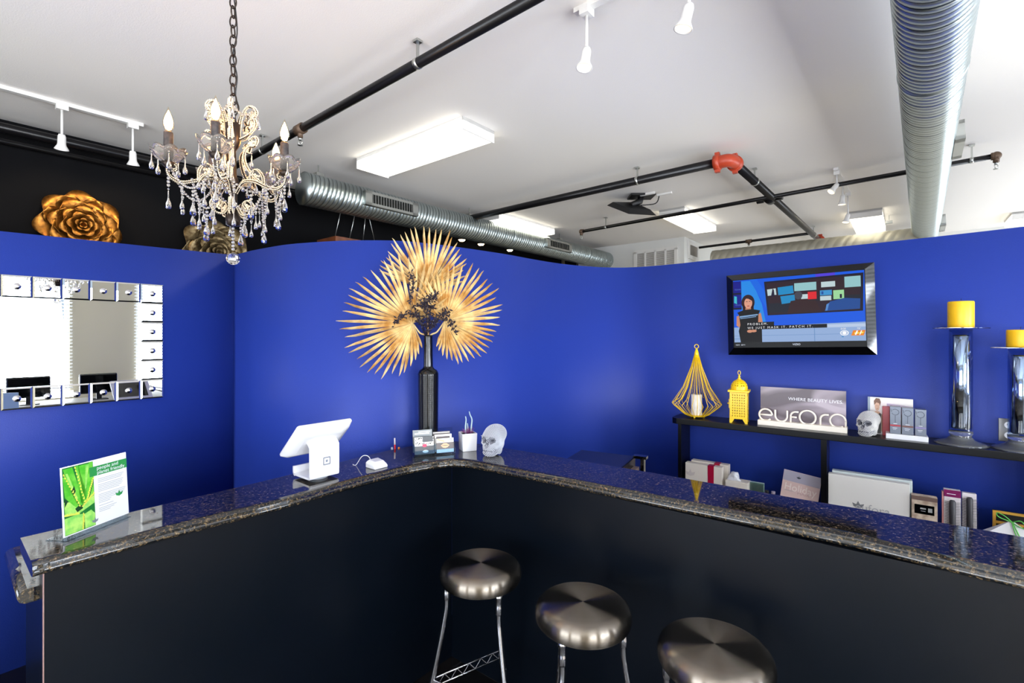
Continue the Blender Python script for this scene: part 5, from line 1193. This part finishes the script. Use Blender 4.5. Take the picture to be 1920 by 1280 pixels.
MB().tube([(.008 * math.cos(a_), 0, ZD_ + .112 + .014 * math.sin(a_)) for a_ in [2 * PI * i / 18 for i in range(18)]], .0022, 6, closed=True).build('hanging_loop', YELLOW, ml_)
MB().ball((-hw - .012, -.01, zA + .095), .006, 10, 6).box((-hw - .004, -.01, zA + .095), (.008, .03, .06)).build('door_catch', YELLOW, ml_)
# ---------------------------------------------------------------- lettered sign
off = .085; pL = SP(1421, off); Wd = wid(1421, 1589, off); hP = zat(729, SP(1500, off).y + .02) - ZS
sg = thing('lettered_sign', 'mauve sign board with raised cream letters on a cream base', 'sign', pL, RZR)
CR = mat('cream_letters', (252, 244, 230), .6, spec=.2)
SG = mat('sign_mauve', (122, 108, 116), .3); nt = SG.node_tree; b_ = nt.nodes['Principled BSDF']; tc = nt.nodes.new('ShaderNodeTexCoord'); mp = nt.nodes.new('ShaderNodeMapping'); mp.inputs['Scale'].default_value = (1.2, 1, 3.5); mp.inputs['Rotation'].default_value = (0, .4, 0)
ns = nt.nodes.new('ShaderNodeTexNoise'); ns.inputs['Scale'].default_value = 2.6; ns.inputs['Distortion'].default_value = 1.2; ns.inputs['Detail'].default_value = 1; rp = nt.nodes.new('ShaderNodeValToRGB')
rp.color_ramp.elements[0].position = .35; rp.color_ramp.elements[0].color = (*lin((80, 66, 74)), 1); rp.color_ramp.elements[1].position = .68; rp.color_ramp.elements[1].color = (*lin((176, 162, 172)), 1)
nt.links.new(tc.outputs['Object'], mp.inputs[0]); nt.links.new(mp.outputs[0], ns.inputs['Vector']); nt.links.new(ns.outputs[0], rp.inputs[0]); nt.links.new(rp.outputs[0], b_.inputs['Base Color'])
MB().box((Wd / 2, .045, hP / 2 + .004), (Wd * .965, .006, hP - .008)).build('sign_board', SG, sg); 
bevel(MB().box((Wd / 2, .022, .016), (Wd, .07, .032)).build('sign_base', CR, sg), .002)
def Lt(pts_, w_=.0058): return MB().tube([(x * Wd, 0, z * hP) for x, z in pts_], w_, 8, sm=True)
def arc(cx, cz, r, a0_, a1_, n_=20, rx=1.0): 
    rr = r; return [(cx + rr * rx * math.cos(math.radians(a0_ + (a1_ - a0_) * i / n_)), cz + rr * (Wd / hP) * math.sin(math.radians(a0_ + (a1_ - a0_) * i / n_))) for i in range(n_ + 1)]
zc0 = .115; R_ = .078; kz = Wd / hP; cz = zc0 + R_ * kz
for nm, strokes in (('letter_e', [arc(.09, cz, R_, 0, 318) , [(.015, cz), (.165, cz)]]),
                    ('letter_u', [[(.205, cz + R_ * kz), (.205, cz)] + arc(.275, cz, .070, 180, 360)[1:] + [(.345, cz + R_ * kz)]]),
                    ('letter_f', [[(.385, zc0), (.385, cz + .01)] + arc(.445, cz + .02, .060, 180, 90)[1:] + [(.475, cz + .02 + .060 * kz)], [(.385, cz), (.455, cz)]]),
                    ('letter_o', [arc(.575, cz + .02, .089, 0, 360, 36)]),
                    ('letter_r', [[(.715, zc0), (.715, cz)] + arc(.775, cz + .01, .060, 180, 90)[1:] + [(.805, cz + .01 + .060 * kz)]]),
                    ('letter_a', [arc(.900, cz, .082, -50, -360, 34), [(.982, cz), (.982, zc0)]])):
    mb = MB()
    for s_ in strokes: mb.tube([(x * Wd, .012, z * hP) for x, z in s_], .0056, 8)
    mb.build(nm, CR, sg)
text('sign_text', 'WHERE BEAUTY LIVES.', .0275, (.955 * Wd, .0405, .72 * hP), mat('sign_white', (238, 236, 240), .4), sg, 'RIGHT', sx=1.05)
# ---------------------------------------------------------------- second skull
c = SP(1628, .085); skull('sparkling silver skull on the black shelf, between sign and silver boxes', c, RZR + math.radians(-22), .128 + .012, mat('rhinestone_clear', (238, 236, 232), .08, .35), mat('skull_grey', (120, 120, 126), .5, .1))
# ---------------------------------------------------------------- photo board
off = .17; p = SP(1627, off); Wd = wid(1627, 1712, off); hh = zat(746, SP(1668, off).y) - ZS
pb = thing('photo_board', 'white display card with a photo of a short haired woman, behind the silver boxes', 'display card', p, RZR)
c0 = MB().box((Wd / 2, .003, hh / 2), (Wd, .006, hh)).build('card_board', mat('card_cream', (232, 226, 222), .4), pb)
def P2(l): return [(x * Wd, z * hh) for x, z in l]
def pf(name, rgb, polys, y):
    m_ = MB()
    for q in polys:
        if q[0] == 'e': m_.ell(q[1] * Wd, q[2] * hh, q[3] * Wd, q[4] * hh, y, 18)
        else: m_.flat(P2(q), y)
    return m_.build(name, mat('photo_' + name, rgb, .4), c0)
pf('side_strip', (136, 152, 166), [[(0, 0), (.055, 0), (.055, 1), (0, 1)]], -.0004); pf('lilac_box', (206, 190, 212), [[(.43, .50), (1, .50), (1, .80), (.43, .86)]], -.0006); pf('lilac_dark', (176, 160, 184), [[(.43, .62), (.55, .62), (.55, .82), (.43, .84)]], -.0008)
pf('skin', (214, 170, 142), [[(.04, .42), (.14, .55), (.16, .62), (.26, .62), (.30, .56), (.38, .50), (.36, .10), (.26, .05), (.30, .40), (.05, .30)], ('e', .215, .76, .055, .13)], -.0010); pf('dark_top', (66, 62, 58), [[(.10, .02), (.30, .02), (.31, .55), (.27, .58), (.20, .48), (.13, .60), (.08, .45)]], -.0014); pf('hair', (112, 72, 48), [[(.15, .78), (.14, .90), (.19, .98), (.27, .97), (.30, .88), (.28, .76), (.26, .84), (.20, .86), (.17, .82)]], -.0016)
pf('face_marks', (96, 56, 50), [[(.19, .765), (.205, .765), (.205, .775), (.19, .775)], [(.225, .76), (.24, .76), (.24, .77), (.225, .77)], [(.205, .69), (.228, .69), (.228, .70), (.205, .70)]], -.0018)
# ---------------------------------------------------------------- silver and red boxes on a white tray
off = .05; p = SP(1661, off); Wd = wid(1661, 1741, off); tr_ = thing('display_tray', 'small white display tray under the silver boxes, with a faint plant emblem', 'tray', p, RZR)
bevel(MB().box((Wd / 2, .04, .014), (Wd, .085, .028)).build('tray_body', WHITEG, tr_), .002); lotus(MB(), .37 * Wd, .006, .014, -.0004).build('plant_emblem', TXT, tr_)
SIL = mat('silver_carton', (104, 110, 122), .32, .3)
def carton(label, x0, x1, off_, z0, hgt, m, band, dp=.05, nm='carton', grp=None):
    p = SP(x0, off_, z0); W_ = wid(x0, x1, off_); t_ = thing(nm, label, 'box', p, RZR, grp)
    bevel(MB().box((W_ / 2, dp / 2, hgt / 2), (W_, dp, hgt)).build('carton_body', m, t_), .0015)
    if band:
        MB().rect(.001, hgt * .27, W_ - .001, hgt * .33, -.0004).build('colour_band', band, t_)
        mb = MB(); mb.tube([(W_ / 2 + .016 * math.cos(a_), -.0008, hgt * .80 + .016 * math.sin(a_)) for a_ in [math.radians(a2) for a2 in range(-160, 150, 15)]], .0012, 5); mb.tube([(W_ / 2 - .020, -.0008, hgt * .92), (W_ / 2 - .016, -.0008, hgt * .80)], .001, 5); mb.tube([(W_ / 2, -.0008, hgt * .68), (W_ / 2, -.0008, hgt * .42)], .0009, 5)
        mb.build('swirl_emblem', mat('emblem_dark', (60, 66, 78), .4), t_); MB().rect(.012, hgt * .20, W_ - .016, hgt * .215, -.0004).rect(.016, hgt * .36, W_ - .016, hgt * .375, -.0004).rect(.014, hgt * .15, W_ - .020, hgt * .16, -.0004).build('print_lines', mat('print_white', (222, 222, 226), .4), t_)
    return t_
zc_ = ZS + .0285; hb_ = zat(766, SP(1690, .06).y) - zc_ + .008
carton('silver carton with a red band, left of the three on the tray', 1668.5, 1689, .066, zc_, hb_, SIL, mat('band_red', (150, 20, 40), .3), grp='silver cartons on the white tray')
carton('silver carton with a brown band, middle of the three on the tray', 1691, 1713, .066, zc_, hb_ - .002, SIL, mat('band_brown', (96, 52, 40), .3), grp='silver cartons on the white tray')
carton('silver carton with a violet band, right of the three on the tray', 1715.5, 1737, .066, zc_, hb_ - .006, SIL, mat('band_violet', (116, 104, 150), .3), grp='silver cartons on the white tray')
carton('dark red carton just behind and left of the silver cartons', 1654.5, 1668, .14, ZS, zat(762, SP(1660, .14).y) - ZS, mat('carton_red', (164, 16, 36), .3), None, .04, 'red_carton')
# ---------------------------------------------------------------- tall glass candle holders
YW = mat('yellow_wax', (244, 190, 20), .4)
MERC = mat('mercury_glass', (232, 232, 236), .07, 1., bump=(40, .5, .004))
for l_ in list(MERC.node_tree.links):
    if l_.to_node.bl_idname == 'ShaderNodeTexNoise':
        mp_ = MERC.node_tree.nodes.new('ShaderNodeMapping'); mp_.inputs['Scale'].default_value = (1, 1, .06); MERC.node_tree.links.new(l_.from_socket, mp_.inputs[0]); MERC.node_tree.links.new(mp_.outputs[0], l_.to_socket); break
def holder(label, clab, xc, yplate, ytop, yfoot):
    p = SP(xc, .106); s_ = p.y / F; t_ = thing('candle_holder', label, 'candle holder', p, 0, 'tall glass candle holders'); rt = 17.0 * s_; rp = 40 * s_; zp = zat(yplate, p.y) - ZS
    rf = min(45 * s_, .112)
    MB().lathe([(rf * .96, 0), (rf, .003), (rf * .80, .012), (rf * .52, .024), (rf * .38, .042), (rt * 1.02, .060), (rt, .072), (.0005, .072)], 48, cap=True).build('glass_foot', mat('foot_glass', (236, 242, 250), .02, trans=.9, ior=1.42), t_)
    MB().lathe([(rt * .70, .082), (rt * .86, .090), (rt * .86, zp - .045), (rt * .70, zp - .036)], 40).build('mercury_core', MERC, t_)
    prof = [(rt, .075), (rt, zp - .006), (rt * .94, zp - .006), (rt * .94, .078)]
    MB().lathe(prof + [prof[0]], 48, cap=False).build('glass_tube', thin('tube_glass', (226, 234, 244), rough=.02), t_)
    MB().lathe([(.0005, zp - .004), (rp, zp - .003), (rp + .001, zp), (rp, zp + .002), (.0005, zp + .002)], 48, cap=False).build('glass_plate', GLASS, t_)
    cd = thing('yellow_candle', clab, 'candle', (p.x, p.y, ZS + zp + .003), 0, 'yellow pillar candles'); hc = zat(ytop, p.y) - (ZS + zp); rc = 19 * s_
    MB().lathe([(rc * .98, 0), (rc, .003), (rc, hc - .008), (rc * .96, hc - .003), (rc * .86, hc - .004), (.0005, hc - .008)], 40).build('wax_body', YW, cd); MB().tube([(0, 0, hc - .01), (.001, 0, hc + .005), (.003, 0, hc + .012)], .0012, 6).build('wick', BLACKM, cd)
holder('tall clear glass candle holder, fully in view right of the television', 'yellow pillar candle on the taller glass holder', 1801.5, 615, 565, 829)
holder('tall clear glass candle holder cut off by the right edge', 'yellow pillar candle on the holder at the right edge', 1913, 652, 618, 836)
# outlet on the wall
op = hit(1891, (W0[0] - N[0] * .002, W0[1] - N[1] * .002), R); ou = thing('wall_outlet', 'steel plate with a white double socket, behind the right candle holder', 'outlet', (op[0], op[1], (zat(785, op[1]) + zat(827, op[1])) / 2), RZR)
bevel(MB().box((0, -.003, 0), (.078, .006, .122)).build('plate', mat('outlet_steel', (150, 146, 142), .3, .9), ou), .002)
for z in (.027, -.027):
    q = MB(); q.v = []; q.slab([(.016 * math.cos(a_) * 1.1, z + .0175 * math.sin(a_)) for a_ in [2 * PI * i / 20 for i in range(20)]], -.0085, -.002); s_ = q.build('socket', WHITEG, ou); MB().rect(-.0075, z - .002, -.0055, z + .008, -.0087).rect(.0055, z - .002, .0075, z + .008, -.0087).build('slots', BLACKM, s_)
# ---------------------------------------------------------------- things on the lower board
def lowbox(nm, label, x0, x1, off_, ytop, dp, m, cat='box', lean=0, grp=None):
    p = SP(x0, off_, ZL); W_ = wid(x0, x1, off_); hh = zat(ytop, SP((x0 + x1) / 2, off_).y) - ZL
    t_ = thing(nm, label, cat, p, RZR, grp); t_.rotation_euler = (lean, 0, RZR)
    b0_ = bevel(MB().box((W_ / 2, dp / 2, hh / 2), (W_, dp, hh)).build('box_body', m, t_), .002); return t_, W_, hh, b0_
CB = mat('cream_box', (226, 218, 206), .45); RIB = mat('red_ribbon', (160, 14, 52), .3)
t_, W_, hh, _b = lowbox('gift_box', 'cream gift box with a dark red ribbon, in front on the lower shelf', 1285, 1354, .04, 871.5, .05, CB, grp='cream gift boxes')
MB().box((W_ * .70, .025, hh / 2), (.028 * 1.4, .0525, hh + .003)).build('ribbon', RIB, t_)
lotus(MB(), W_ * .14, hh - .09, .05, -.0012).build('faint_emblem', mat('emblem_faint', (206, 196, 190), .5), t_)
t_, W_, hh, _b = lowbox('gift_box', 'cream gift box with a dark red ribbon, behind the first one', 1296, 1366, .10, 867, .05, CB, grp='cream gift boxes')
MB().box((W_ * .70, .025, hh / 2), (.028 * 1.3, .0525, hh + .003)).build('ribbon', RIB, t_)
# crumpled tissue
def blob(nm, part, label, cat, p, rx, rz_, m, seed, hgt):
    t_ = thing(nm, label, cat, p, RZR); rnd = random.Random(seed); mb = MB(); nn, kk_ = 18, 12
    for i in range(kk_ + 1):
        f_ = i / kk_
        for j in range(nn):
            a_ = 2 * PI * j / nn; r = rx * (1 - .55 * f_) * (1 + .16 * math.sin(a_ * 3 + f_ * 5 + seed) + rnd.uniform(-.07, .07)); r = r if i < kk_ else r * .25
            mb.v.append((r * math.cos(a_), r * .7 * math.sin(a_), hgt * f_ * (1 + .08 * math.sin(a_ * 4)) if i < kk_ else hgt * .98))
    for i in range(kk_):
        for j in range(nn): mb.f.append([i * nn + j, i * nn + (j + 1) % nn, (i + 1) * nn + (j + 1) % nn, (i + 1) * nn + j]); mb.mi.append(0); mb.smooth.append(i % 3 > 0)
    mb.f += [list(range(nn))[::-1], [kk_ * nn + j for j in range(nn)]]; mb.mi += [0, 0]; mb.smooth += [False, False]
    mb.build(part, m, t_); return t_
t_, W_, hh, _b = lowbox('flat_box', 'low cream box under the crumpled white tissue', 1360, 1402, .03, 903, .09, CB)
p = SP(1377, .07, ZL + hh + .001); blob('tissue_bag', 'crumpled_film', 'crumpled clear and white tissue between gift boxes and mint carton', 'tissue', p, .040, .03, mat('tissue_white', (228, 230, 236), .3, alpha=.92), 3, zat(884, p.y) - p.z)
t_, W_, hh, _b = lowbox('mint_carton', 'pale mint carton behind glass, right of the tissue', 1392, 1432, .10, 904, .03, mat('mint_card', (170, 206, 198), .3, var=(26, (226, 226, 214))))
MB().box((W_ / 2, -.008, hh / 2), (W_ + .01, .004, hh + .006)).build('clear_sleeve', mat('green_glass', (190, 230, 220), .0, trans=.9), t_)
for i, (x, lb) in enumerate(((1438, 'tiny bottle cap showing above the bar, left of the mid shelf pair'), (1450, 'tiny bottle cap showing above the bar, next to the pink card'))):
    p = SP(x, .08, ZL); t_ = thing('small_bottle', lb, 'bottle', p, 0, 'small bottles on the lower shelf'); H_ = zat(919 + i * 2, p.y) - ZL
    MB().lathe([(.016, 0), (.017, .004), (.017, H_ * .8), (.010, H_ * .86), (.010, H_ * .88)], 18).build('bottle_body', WHITEG, t_); MB().lathe([(.012, H_ * .88), (.012, H_), (.0005, H_)], 16).build('cap', BLACKM if i == 0 else mat('lilac_cap', (150, 140, 160), .4), t_)
# holiday card
off = .10; pa = SP(1467, off); ta = SPt(1467, off)
p = SP(1457, .055, ZL); hc_t = thing('holiday_card', 'pink and grey card lettered Holiday Hair, leaning on the lower shelf', 'card', p, RZR); Wd = wid(1457, 1528, .055); hh = zat(880, SP(1500, .12).y) - ZL
hc_t.rotation_euler = (-.16, .11, RZR - .05)
c0 = MB().box((Wd / 2, .002, hh / 2), (Wd, .004, hh)).build('card_board', mat('card_pink', (222, 194, 188), .4), hc_t)
MB().rect(.001, hh * .78, Wd - .001, hh - .001, -.0004).build('grey_band', mat('card_lilac', (176, 172, 188), .4), c0); lotus(MB(), Wd * .42, hh * .865, .018, -.0008).build('plant_emblem', mat('emblem_dark'), c0)
text('card_text', 'Holiday', .062, (Wd * .50, -.0008, hh * .655), mat('text_cream', (240, 226, 218), .4), c0, rot=(PI / 2, 0, 0), sx=.92); text('card_text', 'HAIR', .030, (Wd * .60, -.0008, hh * .575), mat('text_rose', (196, 160, 158), .4), c0); MB().rect(Wd * .10, hh * .585, Wd * .36, hh * .588, -.0006).rect(Wd * .10, hh * .572, Wd * .30, hh * .575, -.0006).build('print_lines', TXT, c0)
# big white boxes
WB = mat('white_box', (224, 222, 218), .4)
t_, W_, hh, _b = lowbox('product_box', 'large white box with a plant emblem, standing in front on the lower shelf', 1553, 1706, .03, 898, .045, WB, grp='large white product boxes')
zl_ = hh - (zat(898, SP(1640, .03).y) - zat(951, SP(1645, .03).y)); lotus(MB(), W_ * .385, zl_ - .018, .042, -.0012).build('plant_emblem', mat('emblem_grey', (110, 112, 116), .4), _b); text('box_lettering', 'eufora', .062, (W_ * .56, -.0014, zl_ - .012), mat('letter_grey', (170, 170, 172), .4), _b)
lowbox('product_box', 'large white box standing behind the one with the plant emblem', 1560, 1711, .085, 891.5, .045, mat('white_box_cool', (206, 216, 218), .4), grp='large white product boxes')
t_, W_, hh, _b = lowbox('soap_box', 'marbled beige box with a black label, right of the white boxes', 1709, 1758, .02, 931, .05, mat('marbled_box', (206, 190, 172), .45, var=(22, (150, 128, 112))))
MB().rect(.0, hh - .022, W_, hh, -.0012).build('top_edge', mat('box_brown', (104, 84, 78), .4), _b); zl_ = hh - .095
MB().flat([(W_ * .12, zl_), (W_ * .88, zl_), (W_ * .88, zl_ + .050), (W_ * .12, zl_ + .050)], -.0014).build('black_label', BLACKG, _b); MB().rect(W_ * .34, zl_ + .026, W_ * .56, zl_ + .034, -.0018).rect(W_ * .64, zl_ + .014, W_ * .80, zl_ + .036, -.0018).rect(W_ * .36, zl_ + .015, W_ * .54, zl_ + .018, -.0018).build('label_print', mat('label_white', (150, 150, 150), .4), _b)
def brush_pack(label, x0, x1, off_, ytop, header, lean, seed):
    t_, W_, hh, b_ = lowbox('hairbrush_pack', label, x0, x1, off_, ytop, .035, mat('pack_white', (226, 220, 224), .35), 'hairbrush', lean, 'hairbrush packs')
    if header: MB().rect(0, hh - .038, W_, hh - .001, -.0012).build('header', mat('pack_purple', (116, 26, 84), .3), b_); MB().rect(.012, hh - .024, W_ * .7, hh - .021, -.0016).build('header_print', WP, b_); MB().box((-.004, .018, hh / 2 - .006), (.006, .034, hh - .02)).build('side_flap', mat('pack_pink', (200, 140, 140), .4), b_)
    c_x = W_ / 2; top = hh - (.050 if header else .016); n_ = 21
    mb = MB(); mb.lathe([(.011, 0), (.013, .006), (.013, .175), (.009, .183)], 16, (c_x, -.010, top - .185)); mb.build('brush_barrel', mat('brush_dark', (52, 52, 58), .5), b_)
    mb = MB()
    for i in range(n_):
        z = top - .180 + i * .0083
        for a_ in (200, 225, 250, 270, 290, 315, 340): mb.tube([(c_x + .012 * math.cos(math.radians(a_)), -.010 + .008 * math.sin(math.radians(a_)), z), (c_x + .034 * math.cos(math.radians(a_)), -.010 + .010 * math.sin(math.radians(a_)), z + .004)], .0010, 4)
    mb.build('bristles', mat('brush_black', (20, 18, 24), .5), b_); MB().lathe([(.022, -.028), (.023, -.004), (.018, .0)], 16, (c_x, -.006, top - .185)).build('brush_collar', mat('brush_dark'), b_); MB().lathe([(.012, -.16), (.013, -.03)], 14, (c_x, -.008, top - .185)).build('brush_handle', mat('brush_handle', (120, 120, 132), .4), b_)
brush_pack('black hairbrush on white card with a purple header', 1770, 1802, .04, 919, True, -.03, 1)
brush_pack('black hairbrush on plain white card, right of the purple headed one', 1805, 1832, .05, 926, False, -.05, 2)
# chalkboard menu and paper bag
off = .12; p = SP(1861, off, ZL); ck = thing('framed_chalkboard', 'black board in a thin gold frame on the lower shelf, at right edge', 'chalkboard', p, RZR); Wd = wid(1861, 1990, off); hh = zat(955, p.y) - ZL
MB().box((Wd / 2, .006, hh / 2), (Wd, .006, hh)).build('black_board', BLACKM, ck); GF = mat('gold_frame', (206, 156, 62), .4); m_ = MB()
for x in (.006, Wd - .006): m_.box((x, 0, hh / 2), (.012, .012, hh))
for z in (.006, hh - .006, hh - .06): m_.box((Wd / 2, 0, z), (Wd, .0122, .012))
m_.build('gold_frame', GF, ck); 
p = SP(1897, .05, ZL); bg = thing('gift_bag', 'white pointed paper bag tied with a green ribbon, at right edge', 'bag', p, RZR); hh = zat(978, p.y) - ZL; hwb = .105
m_ = MB(); m_.add([(-hwb, -.035, 0), (hwb, -.035, 0), (hwb, .035, 0), (-hwb, .035, 0), (-hwb, -.03, hh * .62), (hwb, -.03, hh * .62), (hwb, .03, hh * .62), (-hwb, .03, hh * .62), (-.010, -.004, hh), (.010, -.004, hh), (.010, .004, hh), (-.010, .004, hh)], [(3, 2, 1, 0)] + [(k_ * 4 + j, k_ * 4 + (j + 1) % 4, k_ * 4 + 4 + (j + 1) % 4, k_ * 4 + 4 + j) for k_ in range(2) for j in range(4)] + [(8, 9, 10, 11)], False)
m_.build('bag_body', mat('bag_white', (222, 222, 226), .5), bg); GN = mat('green_ribbon', (84, 176, 70), .35)
m_ = MB(); z = hh
for pts_ in ([(0, -.01, z), (-.03, -.02, z + .03), (-.055, -.02, z + .04), (-.05, -.02, z + .02), (0, -.01, z)], [(0, -.01, z), (.03, -.02, z + .015), (.05, -.02, z - .02), (.02, -.02, z - .012), (0, -.01, z)], [(0, -.01, z), (.012, -.022, z - .03), (.03, -.035, z - .08)], [(0, -.01, z), (.004, -.022, z - .03), (.016, -.035, z - .075)]): m_.tube(smooth_path(pts_, 5), .0026, 6)
m_.build('ribbon_bow', GN, bg)
